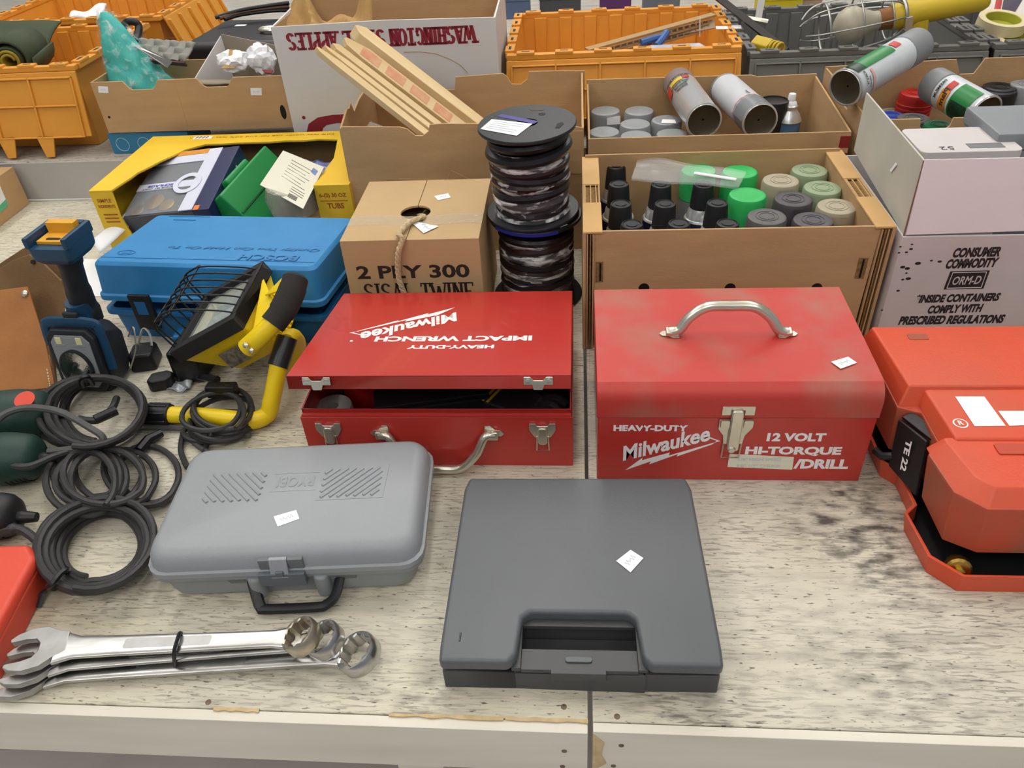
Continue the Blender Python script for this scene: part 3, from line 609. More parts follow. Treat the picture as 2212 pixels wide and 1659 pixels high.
for x in (.026, W-.036): B(x, x+.003, .0028, .0044, .130, .162).go('tab_slot', DARK, fr)
G1 = 'black-capped aerosols in the front carton'
LC = [((1331, 358), 'leftmost in the back row'), ((1337, 397), 'at the left side, second from the back'), ((1341, 440), 'at the left side, third from the back'), ((1365, 484), 'at the front left, only its cap top showing'),
      ((1399, 372), 'under the left end of the clear bag'), ((1428, 398), 'left of centre, second row'), ((1437, 440), 'left of centre, third row'), ((1467, 482), 'second along the front row'),
      ((1487, 365), 'half hidden under the middle of the clear bag'), ((1520, 398), 'nearest the right end of the clear bag'), ((1550, 438), 'beside the lone green cap'), ((1572, 482), 'third along the front row')]
for (px, py), wh in LC:
    h = .195 if (px, py) not in ((1399, 372), (1487, 365)) else .165
    q = P(px, py, .199 if h > .18 else .169); lube_can('black-capped aerosol can '+wh, q.x, q.y, .0052, h, G1)
G2 = 'paint cans in the front carton'
for (px, py), c, lab in (((1509, 366), 'green', 'bright green capped spray can behind the clear plastic bag'), ((1599, 369), 'green', 'bright green capped spray can at the right end of the bag'), ((1615, 419), 'green', 'bright green capped spray can standing in front of the others'),
                         ((1687, 388), 'taupe', 'beige capped spray can in the middle, behind the charcoal cap'), ((1749, 366), 'sage', 'sage green capped spray can in the back right corner'), ((1777, 404), 'sage', 'sage green capped spray can second along the right side'),
                         ((1714, 428), 'char', 'dark charcoal capped spray can in the middle of the carton'), ((1808, 444), 'taupe', 'beige capped spray can in the front right corner'), ((1657, 466), 'slate', 'slate grey capped spray can in the front row'), ((1757, 474), 'char', 'dark charcoal capped spray can in the front row')):
    z = .200; q = P(px, py, z); spray_can(lab, CAPS[c], GREYCAN, q.x, q.y, .0052, z-.0052, .0325, group=G2, ridges=c != 'green', rz=random.uniform(-.2, .2))
# clear bag with a white straw
def film_mat(name, lo=.10, hi=.75, vs=(8, 8, 30), thr=(.45, .68), col='eef1f4'):
    """clear wrap with wrinkle highlights put in as pale opaque streaks: noise drives both relief and opacity"""
    mt = mat(name, col, .08, bump=1.0, bs=1, stretch=vs, spec=1.0); nt = mt.node_tree; b = nt.nodes['Principled BSDF']
    n = [q for q in nt.nodes if q.type == 'TEX_NOISE'][0]; n.inputs['Detail'].default_value = 6; n.inputs['Distortion'].default_value = .8
    r = nt.nodes.new('ShaderNodeMapRange'); r.inputs[1].default_value = thr[0]; r.inputs[2].default_value = thr[1]; r.inputs[3].default_value = lo; r.inputs[4].default_value = hi  # opacity range paints the film's highlights in
    nt.links.new(n.outputs[0], r.inputs[0]); nt.links.new(r.outputs[0], b.inputs['Alpha']); return mt
FILM = mat('clear_film', 'e8eaec', .10, alpha=.16, bump=.25, bs=45, spec=.9)
A_, B_, C_, D_ = P(1380, 336, .212), P(1612, 372, .212), P(1596, 402, .207), P(1362, 388, .206)
t = thing('plastic_bag', 'flat clear plastic bag with a white straw lying on the aerosol caps', 'bag', tuple((A_+B_+C_+D_)/4))
def bagf(u, v):
    p = A_.lerp(B_, u).lerp(D_.lerp(C_, u), v); return local(t, p+V((0, 0, .0022*math.sin(u*9+v*5)*math.sin(v*9+1)+.0012*math.sin(v*26+u*3))))
bm_ = MB().grid(bagf, 40, 14)
g2 = MB().grid(lambda u, v: bagf(u, v)-V((0, 0, .0035)), 40, 14); bm_.add(g2.v, g2.f); bm_.go('film', FILM, t)
MB().tube([local(t, P(1500, 374, .2115)), local(t, P(1590, 388, .2095))], .004, 8, flat=.6).go('straw', WHITE, t)
# ------------------------------------------------------------------ second carton with grey caps
X0, X1, Y0, Y1, HZ = .020, .497, 1.432, 1.712, .229
t = thing('cardboard_carton', 'brown cardboard carton of grey capped cans behind the front aerosol carton', 'cardboard box', (X0, Y0, 0), 0)
W, D = X1-X0, Y1-Y0
fr = panel(t, 'front_panel', notch_front(0, W, 0, HZ), 0, .004, 'y')
panel(t, 'back_panel', [(0, 0), (W, 0), (W, HZ+.022), (W*.75, HZ+.020), (W*.72, HZ+.024), (0, HZ+.026)], D-.004, D, 'y')
panel(t, 'bottom_panel', rr(.004, W-.004, .004, D-.004, .001, 1), .0005, .004, 'z')
for xa in (0, W-.004): panel(t, 'side_panel', [(.004, 0), (D-.004, 0), (D-.004, HZ+.018), (.004, HZ)], xa, xa+.004, 'x')
RP = mat('red_tape_print', '8c2420', .6)
for z_ in ((HZ-.030, HZ-.008), (HZ-.055, HZ-.040)): B(W-.018, W+.0004, -.0005, .0005, *z_).go('red_mark', RP, fr)
G3 = 'grey capped cans in the second carton'
for (px, py), lab in (((1308, 238), 'left end of the back row, sticker on its side'), ((1381, 238), 'second in the back row'), ((1372, 266), 'middle row, second from the left'), ((1440, 258), 'middle row, with a white sticker on top'), ((1305, 283), 'front row at the left wall'), ((1374, 292), 'front row, only its top edge showing'), ((1452, 288), 'front row beside the lying silver can')):
    q = P(px, py, .205); c = spray_can('grey capped spray can, '+lab, CAPS['grey'], GREYCAN, q.x, q.y, .0052, .1998, .0325, group=G3, ridges=False)
    if px == 1440: sticker(c, ((1431, 258), (1458, 259), (1461, 267), (1428, 266)), z=.2056, scribble=False)
    if px == 1308: sticker(c, ((1311, 255), (1340, 250), (1340, 268), (1311, 270)), Y=q.y-.0335, scribble=False)
q = P(1673, 216, .215); t2 = thing('aerosol_can', 'can with a tapered matt black cap in the second carton', 'aerosol can', (q.x, q.y, .0048))
MB().lathe([(.024, 0), (.026, .003), (.026, .15)], 24).go('can_body', NAVY, t2); MB().lathe([(.0255, .15), (.0295, .206), (.029, .2105), (.026, .211), (.0255, .2085), (.005, .2085)], 26).go('cap', CAPS['black'], t2)
q = P(1712, 205, .225); t2 = thing('aerosol_can', 'blue labelled aerosol with silver shoulder and white nozzle', 'aerosol can', (q.x, q.y, .0048))
MB().lathe([(.024, 0), (.0255, .003), (.0255, .165), (.0245, .167)], 24).go('can_body', mat('label_blue', '53799c', .35, col2='40668a', vs=40), t2)
MB().lathe([(.0245, .167), (.0268, .169), (.0252, .173), (.021, .182), (.0145, .190), (.0135, .193), (.0145, .196), (.0145, .199), (.012, .201)], 24).go('shoulder', TIN, t2)
MB().lathe([(.0125, .200), (.0105, .206), (.0075, .209), (.0075, .221), (.0065, .223)], 18).go('nozzle', WHITE, t2)
def lying_can(label, cap_c, base_c, body, cap, r=.0335, capl=.045, group=None, spin=0, decals=None):
    """paint can lying on its side, from its cap end to its base (world points)"""
    a, b = V(base_c), V(cap_c); d = (b-a).normalized(); L = (b-a).length
    q = d.to_track_quat('Z', 'Y'); mx = M.Translation(a) @ q.to_matrix().to_4x4() @ M.Rotation(spin, 4, 'Z')
    t = spray_can(label, cap, body, 0, 0, 0, L, r, capl, group, ridges=False)
    t.location = a; t.rotation_euler = mx.to_euler(); t['_s'] = 0; del t['_s']
    MB().lathe([(r-.0026, .0), (r+.0003, .0005), (r+.0003, .0042), (r-.001, .0062)], 28, cap=False).go('seam_rim', TIN, t)
    return t, mx
def decal(t, mt, a0, a1, z0, z1, r, name='printed_band', edge=None):
    n = 14; rows = []
    for k in range(2):
        rows.append([((r+.0003)*math.cos(a0+(a1-a0)*i/n), (r+.0003)*math.sin(a0+(a1-a0)*i/n), (z0 if k == 0 else z1) if edge is None else edge(k, i/n)) for i in range(n+1)])
    MB().loft(rows, cap=False, closed=False).go(name, mt, t)
def facing(t, mx):
    """angle about the can's axis that faces the lens"""
    v = mx.inverted().to_3x3() @ (CAM-mx.translation); return math.atan2(v.y, v.x)
def wrap_text(s, mt, t, ang, zmid, r, w, h, along=True, flip=1, bold=.03):
    """lettering bent round the can, reading along the axis or round it"""
    def arc(p): a = ang+p.y/r; return V(((r+.0006)*math.cos(a), (r+.0006)*math.sin(a), p.x))
    if along: text(s, mt, t, (zmid-flip*w/2, flip*-h/2, 0), (flip, 0, 0), (0, flip, 0), w, h, bold, arc=arc)
    else: text(s, mt, t, (zmid+flip*h/2, -w/2*flip, 0), (0, flip, 0), (-flip, 0, 0), w, h, bold, arc=arc)
PINK = mat('pink_band', 'd9a9a9', .4); INKB = mat('ink_dark', '2c2c2e', .5); YEL = mat('label_yellow', 'd8b81d', .4); REDL = mat('label_red', 'c23428', .4)
ta, mx = lying_can('silver spray can with a mauve cap lying across the grey caps', PY(1464, 178, 1.70)+V((0, 0, .0)), PY(1521, 262, 1.475), mat('bright_tin', 'd6d7d8', .25, .45), CAPS['mauve'])
fa = facing(ta, mx); LZ = (mx.translation-PY(1464, 178, 1.70)).length
decal(ta, YEL, fa-.5, fa+.35, LZ-.075, LZ-.060, .0335); decal(ta, REDL, fa-1.2, fa-.55, LZ-.095, LZ-.06, .0335); decal(ta, REDL, fa+.4, fa+.8, LZ-.072, LZ-.058, .0335)
for k, (s, w_) in enumerate((('RUST-OLEUM', .052), ('Gloss Protective', .042), ('Enamel', .028), ('Primer', .026))): wrap_text(s, INKB, ta, fa+.02, LZ-.054-(0 if k == 0 else .018+k*.013), .0336, w_, .010 if k == 0 else .0075, False, -1, .05)
ta, mx = lying_can('white and grey spray can lying in the second carton, pink band round it', PY(1567, 192, 1.69), PY(1642, 262, 1.478), LABW, CAPS['grey'], capl=.004)
decal(ta, GREYCAN, 0, 6.283, .006, .055, .0335); decal(ta, PINK, 0, 6.283, .060, .064, .0335); fa = facing(ta, mx)
wrap_text('Paint', INKB, ta, fa+.75, .075, .0336, .02, .005, True)
# ------------------------------------------------------------------ third carton at the right
X0, X1, Y0, Y1, HZ = .512, .93, 1.405, 1.712, .258
t = thing('cardboard_carton', 'brown cardboard carton of mixed paint cans at the right, notched hand holes', 'cardboard box', (X0, Y0, 0), 0)
W, D = X1-X0, Y1-Y0
nx = local(t, PY(2025, 255, Y0)).x
panel(t, 'front_panel', notch_front(.004, W, 0, HZ, nx, .055, .024), 0, .004, 'y')
nb = local(t, PY(2087, 150, Y1)).x
panel(t, 'back_panel', [(0, 0), (W, 0), (W, HZ+.012), (nb+.03, HZ+.012), (nb+.016, HZ-.018), (nb-.012, HZ-.018), (nb-.026, HZ+.012), (0, HZ+.006)], D-.004, D, 'y')
panel(t, 'bottom_panel', rr(.004, W-.004, .004, D-.004, .001, 1), .0005, .004, 'z')
panel(t, 'side_panel', [(.0, 0), (D-.004, 0), (D-.004, HZ+.004), (D*.72, HZ+.004), (D*.70, HZ-.022), (D*.40, HZ-.022), (D*.38, HZ+.002), (.0, HZ)], 0, .004, 'x'); panel(t, 'side_panel', [(.004, 0), (D-.004, 0), (D-.004, HZ), (.004, HZ)], W-.004, W, 'x')
MB().sheet([(.004, .02, HZ-.004), (.004, .11, HZ-.002), (.026, .105, HZ-.02), (.026, .03, HZ-.02)], .003).go('tuck_flap', CBL, t)
G4 = 'cans standing in the right carton'
for (px, py), c, z, r, lab in (((1958, 178), 'red', .218, .034, 'red ribbed capped spray can under the lying white and green can'), ((2122, 158), 'black', .225, .034, 'black capped spray can in the back row of the right carton'), ((2158, 192), 'black', .222, .036, 'large black capped spray can in front of another black cap'), ((2195, 163), 'grey', .228, .034, 'grey capped spray can at the far right of the right carton'), ((2225, 250), 'black', .222, .036, 'black capped spray can cut off by the right picture edge'),
                               ((1925, 248), 'blue', .190, .03, 'blue capped spray can low in the right carton'), ((1975, 254), 'slate', .195, .034, 'slate capped spray can low in the middle of the right carton'), ((1905, 215), 'taupe', .18, .03, 'dull brown capped can low in the right carton'), ((2030, 268), 'dgreen', .200, .03, 'dark green capped can behind the hand hole notch'), ((1880, 238), 'dgreen', .175, .03, 'green capped can deep in the right carton by the flap')):
    q = P(px, py, z); tt = spray_can(lab, CAPS[c], GREYCAN, q.x, min(q.y, Y1-.04), .0052, z-.0052, r, .06, group=G4)
    if c == 'red':
        for k in range(5): MB().lathe([(r-.0012, z-.062+k*.008), (r+.0004, z-.061+k*.008), (r+.0004, z-.058+k*.008), (r-.0012, z-.057+k*.008)], 28, cap=False).go('cap_rib', CAPS['red'], tt)
GRN = mat('label_green', '1e7d3c', .35); GRD = mat('label_deep_green', '163f28', .35, col2='0f2419', vs=60); ORG = mat('label_orange', 'd98a2a', .4)
ta, mx = lying_can('white and green spray can with a grey cap resting aslant on the right carton', PY(1985, 95, 1.62), PY(1825, 190, 1.475), LABW, CAPS['grey'], capl=.056)
fa = facing(ta, mx); R_ = .0335
decal(ta, GRN, fa-1.25, fa-.35, .030, .118, R_); decal(ta, GRD, fa-1.25, fa-.35, .008, .032, R_); decal(ta, REDL, fa-1.0, fa-.5, .124, .142, R_); decal(ta, PINK, fa-.2, fa+1.1, .036, .042, R_)
wrap_text('ALL PURPOSE', INKB, ta, fa+.12, .020, R_, .026, .005, False, -1); wrap_text('Low Odor', INKB, ta, fa+.4, .028, R_, .02, .004, False, -1)
ta, mx = lying_can('grey capped spray can with a green and orange label lying at the right', PY(2012, 180, 1.585), PY(2128, 246, 1.452), LABW, CAPS['grey'], capl=.040)
fa = facing(ta, mx); LZ = (mx.translation-PY(2012, 180, 1.585)).length
decal(ta, GRN, fa-1.3, fa+.9, .012, LZ-.085, R_); decal(ta, GRD, fa-1.3, fa-.2, .010, LZ-.088, R_+.0001); decal(ta, ORG, fa-1.1, fa+.1, LZ-.078, LZ-.060, R_); decal(ta, REDL, fa+.1, fa+.7, LZ-.076, LZ-.062, R_+.0001)
wrap_text('Plant', INKB, ta, fa-.3, LZ-.069, R_, .034, .012, False, -1); wrap_text('PREMIUM', INKB, ta, fa, LZ-.050, R_, .036, .006, False, -1)
# ------------------------------------------------------------------ white shipping carton (right)
WC = mat('white_carton', 'cfc9c9', .7, col2='c2bbb8', vs=7, vt=.55, vw=.25, bump=.05, bs=60, spec=.2); WCP = mat('white_carton_pinkish', 'e6dcde', .65, col2='ded4d5', vs=5, spec=.2); WCG = mat('white_carton_grey_flap', 'c9c6bb', .7, col2='bdbaae', vs=12, spec=.2)
X0, Y0, HZ = .474, 1.062, .207
t = thing('shipping_carton', 'white shipping carton with upright flaps and black hazard lettering', 'cardboard box', (X0, Y0, 0), 0)
W, D = .42, .315
fr = panel(t, 'front_panel', [(0, 0), (W, 0), (W, HZ), (0, HZ)], 0, .004, 'y', WC)
panel(t, 'back_panel', [(0, 0), (W, 0), (W, HZ), (0, HZ)], D-.004, D, 'y', WC)
for xa in (0, W-.004): panel(t, 'side_panel', [(.004, 0), (D-.004, 0), (D-.004, HZ), (.004, HZ)], xa, xa+.004, 'x', WC)
panel(t, 'bottom_panel', rr(.004, W-.004, .004, D-.004, .001, 1), .0005, .004, 'z', WC)
pts = [local(t, p) for p in (PY(1957, 508, 1.063), PY(2420, 492, 1.063), PY(2420, 336, 1.085), PY(1998, 345, 1.085))]
MB().sheet(pts, -.003).go('front_flap', WCP, t, bevel=.0004, seg=1)
pts = [local(t, p) for p in (PY(1952, 510, 1.066), PY(1844, 325, 1.372), PY(1871, 200, 1.378), PY(1996, 347, 1.087))]
sf = MB().sheet(pts, .003).go('side_flap', WCG, t, bevel=.0004, seg=1)
MB().tube([pts[0], pts[3]], .0012, 5).go('worn_edge', mat('worn_brown_edge', '7d5a49', .8), sf)
q0 = pts[0].lerp(pts[1], .35).lerp(pts[3].lerp(pts[2], .35), .45)
q1 = pts[0].lerp(pts[1], .30).lerp(pts[3].lerp(pts[2], .30), .62)
w_ = (pts[1]-pts[0]).normalized()*.012; nn2 = (pts[1]-pts[0]).cross(pts[2]-pts[1]).normalized()
if nn2.x > 0: nn2 = -nn2
MB().sheet([q0+nn2*.0008, q0+w_*.6+nn2*.0008, q1+w_*.6+nn2*.0008, q1+nn2*.0008], .0006).go('price_sticker', WHITE, sf)
BK = mat('stencil_black', '2a2326', .6)
def wt(s, x0, y0, x1, y1, h, bold=.055, mt=BK, lift=.0):
    a = local(t, PY(x0, y0, Y0)); c = local(t, PY(x1, y1, Y0))
    text(s, mt, fr, (a.x, -lift, a.z), (c.x-a.x, 0, c.z-a.z), (.0, 0, 1), (c-a).length, h, bold, .18)
wt('CONSUMER', 2056, 557, 2158, 554, .0165); wt('COMMODITY', 2041, 581, 2153, 577, .0165); wt('*INSIDE CONTAINERS', 1976, 655, 2157, 650, .0155); wt('COMPLY WITH', 2002, 678, 2120, 674, .0155); wt('PRESCRIBED REGULATIONS', 1939, 702, 2166, 698, .0165)
pl = [local(t, PY(x, y, Y0)) for x, y in ((2038, 625), (2124, 623), (2138, 584), (2053, 586))]; MB().sheet([(p.x, -.0003, p.z) for p in pl], .0003).go('hazard_plate', BK, fr, smooth=False)
pc = (pl[0]+pl[1]+pl[2]+pl[3])/4
for k in range(4):
    a = pc.lerp(pl[k], .86); b = pc.lerp(pl[(k+1) % 4], .86); MB().tube([(a.x, -.0008, a.z), (b.x, -.0008, b.z)], .0007, 4).go('hazard_frame', WC, fr)
wt('ORM-D', 2055, 615, 2116, 613, .0145, .02, WC, .0006)
for (px, py, r_) in ((1983, 569, .0035), (1945, 533, .0015), (1968, 538, .0022), (1958, 545, .0018), (1950, 577, .003), (1960, 580, .003), (1962, 602, .0032), (1950, 604, .002), (1940, 628, .0022), (1970, 528, .0015), (2012, 563, .0018), (1905, 670, .0016), (1958, 590, .0015), (1942, 546, .0016), (2030, 565, .0025)):
    q = local(t, PY(px, py, Y0)); MB().lathe([(r_, 0), (r_*.9, .0004)], 9).xf(M.Translation((q.x, 0, q.z)) @ M.Rotation(math.pi/2, 4, 'X') @ M.Diagonal((1.3, .8, 1, 1))).go('ink_spot', BK, fr)
q = P(2060, 335, .30)
g = thing('small_carton', 'small white printed box lying inside the white shipping carton', 'box', (q.x-.040, q.y+.012, .05)); 
MB().loft([ring3(rr(0, .145, .0, .10, .012), 0), ring3(rr(0, .145, .0, .10, .012), .25)]).go('body', WC, g, bevel=.002); text('52', INKB, g, (.05, .02, .2503), (-1, 0, 0), (0, -1, 0), .02, .012); B(.072, .122, .012, .03, .2498, .2506).go('printed_block', mat('print_grey', '77787c', .6), g)
q = P(2150, 300, .30); g = thing('storage_box', 'plain grey lidded box standing in the white shipping carton', 'box', (q.x, q.y-.01, .05))
GB = mat('grey_box', '8b8f93', .5, col2='80848a', vs=10); B(0, .16, 0, .12, 0, .235).go('body', GB, g, bevel=.003); B(-.003, .163, -.003, .123, .236, .262).go('lid', GB, g, bevel=.004)
# ------------------------------------------------------------------ slab-serif lettering drawn stroke by stroke
def stroke_text(s, mt, parent, o, ux, uy, w, h, sw=.17, serif=True, thin=None, name='lettering', skip=''):
    """bold serif capitals built from strokes; returns one mesh of lettering"""
    thin = thin or sw
    GL_ = {'W': [('d', 0, 1, .28, 0, 1), ('d', .28, 0, .5, .8, 0), ('d', .5, .8, .72, 0, 1), ('d', .72, 0, 1, 1, 0), ('s', 0, 1), ('s', 1, 1)],
           'A': [('d', .12, 0, .5, 1, 0), ('d', .5, 1, .88, 0, 1), ('h', .25, .75, .32), ('s', .12, 0), ('s', .88, 0)],
           'S': [('c', .5, .74, .32, .26, 20, 270), ('c', .5, .26, .32, .26, -160, 90)],
           'H': [('v', .2), ('v', .8), ('h', .2, .8, .5), ('s', .2, 0), ('s', .2, 1), ('s', .8, 0), ('s', .8, 1)],
           'I': [('v', .5), ('s', .5, 0), ('s', .5, 1)],
           'N': [('v', .18), ('v', .82), ('d', .18, 1, .82, 0, 1), ('s', .18, 0), ('s', .18, 1), ('s', .82, 1)],
           'G': [('c', .5, .5, .36, .5, 40, 330), ('b', .8, 0, .45), ('h', .55, .85, .42)],
           'T': [('v', .5), ('h', .1, .9, 1), ('s', .5, 0), ('b', .12, .78, 1), ('b', .88, .78, 1)],
           'O': [('c', .5, .5, .36, .5, 0, 360)],
           'P': [('v', .22), ('c', .45, .74, .36, .26, -90, 90), ('h', .22, .5, 1), ('h', .22, .5, .48), ('s', .22, 0)],
           'L': [('v', .25), ('h', .25, .88, 0), ('b', .86, 0, .26), ('s', .25, 1), ('s', .25, 0)],
           'E': [('v', .22), ('h', .22, .85, 0), ('h', .22, .68, .5), ('h', .22, .85, 1), ('b', .84, 0, .22), ('b', .84, .78, 1), ('s', .22, 0), ('s', .22, 1)]}
    ux = V(ux).normalized(); uy = V(uy).normalized(); n = ux.cross(uy); mb = MB()
    cells = []; x = 0
    for ch in s:
        cw = .55 if ch in ' I' else (1.3 if ch == 'W' else 1); cells.append((ch, x, cw)); x += cw
    k = w/x
    for ch, x0, cw in cells:
        if ch == ' ' or ch in skip: continue
        def q(u, v): return V(o)+ux*((x0+u*cw)*k)+uy*(v*h)+n*.0004
        def rect(u0, u1, v0, v1): mb.quad([q(u0, v0), q(u1, v0), q(u1, v1), q(u0, v1)])
        a = sw*.5/cw*1.0; t2 = thin*.36
        for g in GL_[ch]:
            if g[0] == 'v': rect(g[1]-a, g[1]+a, 0, 1)
            elif g[0] == 'b': rect(g[1]-a*.5, g[1]+a*.5, g[2], g[3])
            elif g[0] == 'h': v = min(1-t2/2, max(t2/2, g[3])); rect(g[1], g[2], v-t2/2, v+t2/2)
            elif g[0] == 's' and serif: v = min(1-t2/2, max(t2/2, g[2])); rect(g[1]-a*2.1, g[1]+a*2.1, v-t2/2, v+t2/2)
            elif g[0] == 'd':
                b = a*(1.1 if g[5] else .62); mb.quad([q(g[1]-b, g[2]), q(g[1]+b, g[2]), q(g[3]+b, g[4]), q(g[3]-b, g[4])])
            elif g[0] == 'c':
                _, cx, cy, rx, ry, a0, a1 = g; N = 18
                for i in range(N):
                    A0 = math.radians(a0+(a1-a0)*i/N); A1 = math.radians(a0+(a1-a0)*(i+1)/N)
                    mb.quad([q(cx+(rx+a)*math.cos(A0), cy+ry*math.sin(A0)), q(cx+(rx+a)*math.cos(A1), cy+ry*math.sin(A1)), q(cx+(rx-a)*math.cos(A1), cy+(ry-t2*1.1)*math.sin(A1)), q(cx+(rx-a)*math.cos(A0), cy+(ry-t2*1.1)*math.sin(A0))])
    return mb.go(name, mt, parent, smooth=False)
# ------------------------------------------------------------------ twine carton
TAPE = mat('clear_tape', 'd9cdb4', .12, alpha=.35, bump=.6, bs=90)
SIS = mat('sisal', 'dcc6a0', .9, col2='c6ac80', vs=250, bump=.8, bs=500)
X0, Y0, HZ = -.386, 1.118, .184; W, D = .228, .238
t = thing('twine_carton', 'brown carton of sisal twine with a round dispensing hole on top', 'cardboard box', (X0, Y0, 0), math.radians(.4))
CBT = mat('cardboard_pale', 'c2a57c', .85, col2='b79a72', vs=6, bump=.1, bs=80, spec=.2)
fr = panel(t, 'front_panel', [(0, 0), (W, 0), (W, HZ), (0, HZ)], 0, .004, 'y', CBT)
panel(t, 'back_panel', [(0, 0), (W, 0), (W, HZ), (0, HZ)], D-.004, D, 'y', CBT)
for xa in (0, W-.004): panel(t, 'side_panel', [(.004, 0), (D-.004, 0), (D-.004, HZ), (.004, HZ)], xa, xa+.004, 'x', CBT)
hc = local(t, P(898, 458, HZ+.004)); hr = .026
for s in (-1, 1):
    pts = []
    xm = hc.x
    if s < 0: pts = [(xm-.0006, 0), (xm-.0006, hc.y-hr)]+[(xm-hr*math.sin(a*math.pi/10), hc.y-hr*math.cos(a*math.pi/10)) for a in range(1, 10)]+[(xm-.0006, hc.y+hr), (xm-.0006, D), (0, D), (0, 0)]
    else: pts = [(xm+.0006, 0), (xm+.0006, hc.y-hr)]+[(xm+hr*math.sin(a*math.pi/10), hc.y-hr*math.cos(a*math.pi/10)) for a in range(1, 10)]+[(xm+.0006, hc.y+hr), (xm+.0006, D), (W, D), (W, 0)]
    panel(t, 'top_flap', pts, HZ, HZ+.004, 'z', CBT)
MB().lathe([(.0, 0), (.07, 0), (.075, .02), (.075, .14), (.03, .15), (.025, .05)], 24, (W/2, D/2, .01), cap=False).go('twine_ball', SIS, t)
a = local(t, P(752, 500, HZ+.0045)); b = local(t, P(1040, 470, HZ+.0045))
MB().grid(lambda u, v: V((.0+W*u, .052+.036*v+.004*math.sin(u*9), HZ+.0046+.0006*math.sin(u*70)*math.sin(v*9))), 60, 8).go('clear_tape', TAPE, t)
PRN = mat('print_black', '2b2420', .65)
a = local(t, PY(764, 578, Y0)); text('2 PLY 300', PRN, fr, (.018, -.0001, .117), (1, 0, 0), (0, 0, 1), .190, .025, .03)
stroke_text('SISAL TWINE', PRN, fr, (.024, -.0001, .074), (1, 0, 0), (0, 0, 1), .190, .034, .24, thin=.20)
sticker(t, ((938, 424), (968, 418), (974, 427), (946, 433)), z=HZ+.0045)
sticker(t, ((880, 474), (930, 486), (948, 489), (915, 504), (880, 500))[:4], z=HZ+.0056)
tw = [local(t, p) for p in (P(905, 466, HZ-.02), P(915, 468, HZ+.006), P(885, 480, HZ+.012), P(862, 505, HZ+.011))]+[V((.105, -.002, HZ+.007)), V((.097, -.010, HZ-.012)), V((.092, -.009, HZ-.036)), V((.090, -.008, HZ-.062)), V((.094, -.008, HZ-.088)), V((.099, -.008, HZ-.100))]
o = MB()
cp = spline(tw, 8)
o.tube(cp, .0042, 8)
for ph in (0, 2.1, 4.2):
    pts = []
    for i, p in enumerate(cp): pts.append(p+V((math.cos(i*.7+ph), math.sin(i*.7+ph), math.cos(i*.7+ph+1.5)))*.0026)
    o.tube(pts, .0028, 6)
o.go('twine_end', SIS, t, label='loose end of pale sisal twine')
# ------------------------------------------------------------------ wire spools
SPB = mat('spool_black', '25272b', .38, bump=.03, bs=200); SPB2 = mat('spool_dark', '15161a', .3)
WIRE = mat('cable_black', '1d191b', .3); WIRER = mat('cable_dark_red', '2a1418', .32)
WRAP = film_mat('shrink_wrap', .06, .85, (26, 26, 90), (.47, .66))
def spool(label, x, y, z0, h, rf, tilt, wires, rz=0, flm=SPB):
    t = thing('cable_spool', label, 'cable spool', (x, y, z0), rot=(tilt[0], tilt[1], rz), group='wrapped cable spools')
    for z in (0, h-.006):
        # flange with a central bore
        n = 40; rb = .018
        rg = lambda r, zz: [(r*math.cos(2*math.pi*i/n), r*math.sin(2*math.pi*i/n), zz) for i in range(n)]
        f = MB().loft([rg(rb, z), rg(rf-.001, z), rg(rf, z+.0015), rg(rf, z+.0045), rg(rf-.001, z+.006), rg(rb, z+.006), rg(rb, z)], cap=False).go('flange', flm, t)
        if z > 0:
            for an, s in ((60, .012), (-35, .013), (190, .012)):
                a = math.radians(an); MB().prism([(-s, -.004), (s*.4, -.0055), (s, .0), (s*.4, .0055), (-s, .003)], z+.0055, z+.0064).xf(M.Rotation(a+1.5, 4, 'Z') @ M.Translation((0, -rf*.70, 0))).go('flange_slot', mat('slot_brown_dark', '5a4a3a', .7) if an != -35 else DARK, f)
            MB().lathe([(.006, z+.0055), (.006, z+.0064)], 14, (rf*.42, rf*.30, 0)).go('flange_slot', DARK, f)
    MB().lathe([(.018, .006), (.018, h-.006)], 24, cap=False).go('core', DARK, t)
    core = MB().lathe([(rf*.62, .007), (rf*.64, h*.3), (rf*.64, h-.012)], 30, cap=False).go('inner_winding', WIRE, t)
    zz = .014; k = 0
    for zc, rw, rc, m_ in wires:
        MB().tube([((rw)*math.cos(2*math.pi*i/32), (rw)*math.sin(2*math.pi*i/32), zc+.004*math.sin(2*math.pi*i/32+k)) for i in range(32)], rc, 8, True).go('cable_turn', m_, t); k += 1.3
    n = 48; rows = []
    for j in range(22):
        z = .008+(h*.80-.008)*j/21
        rows.append([((rf*.80+.003*math.sin(z*190+1)+.0025*math.sin(i*.9+j*1.7)*math.sin(j*.6))*math.cos(2*math.pi*i/n), (rf*.80+.003*math.sin(z*190+1)+.0025*math.sin(i*.9+j*1.7)*math.sin(j*.6))*math.sin(2*math.pi*i/n), z) for i in range(n)])
    MB().loft(rows, cap=False).go('film_wrap', WRAP, t, label='shiny clear film wrapped around the cable')
    return t
w1 = [(.020+k*.0155, .060-.004*(k < 2), .0085, WIRER if k % 2 else WIRE) for k in range(6)]+[(.118, .064, .0095, WIRE), (.134, .060, .0085, WIRE), (.141, .048, .009, WIRE)]
w2 = [(.016+k*.0145, .060, .0078, WIRER if k % 3 == 1 else WIRE) for k in range(9)]
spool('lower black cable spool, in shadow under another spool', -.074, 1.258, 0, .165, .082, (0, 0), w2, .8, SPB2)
sp = spool('upper black cable spool with a white paper label on its flange', -.078, 1.262, .166, .158, .081, (.02, -.035), w1, .35)
q = [local(sp, P(x, y, .3265)) for x, y in ((1062, 254), (1150, 265), (1116, 288), (1037, 273))]
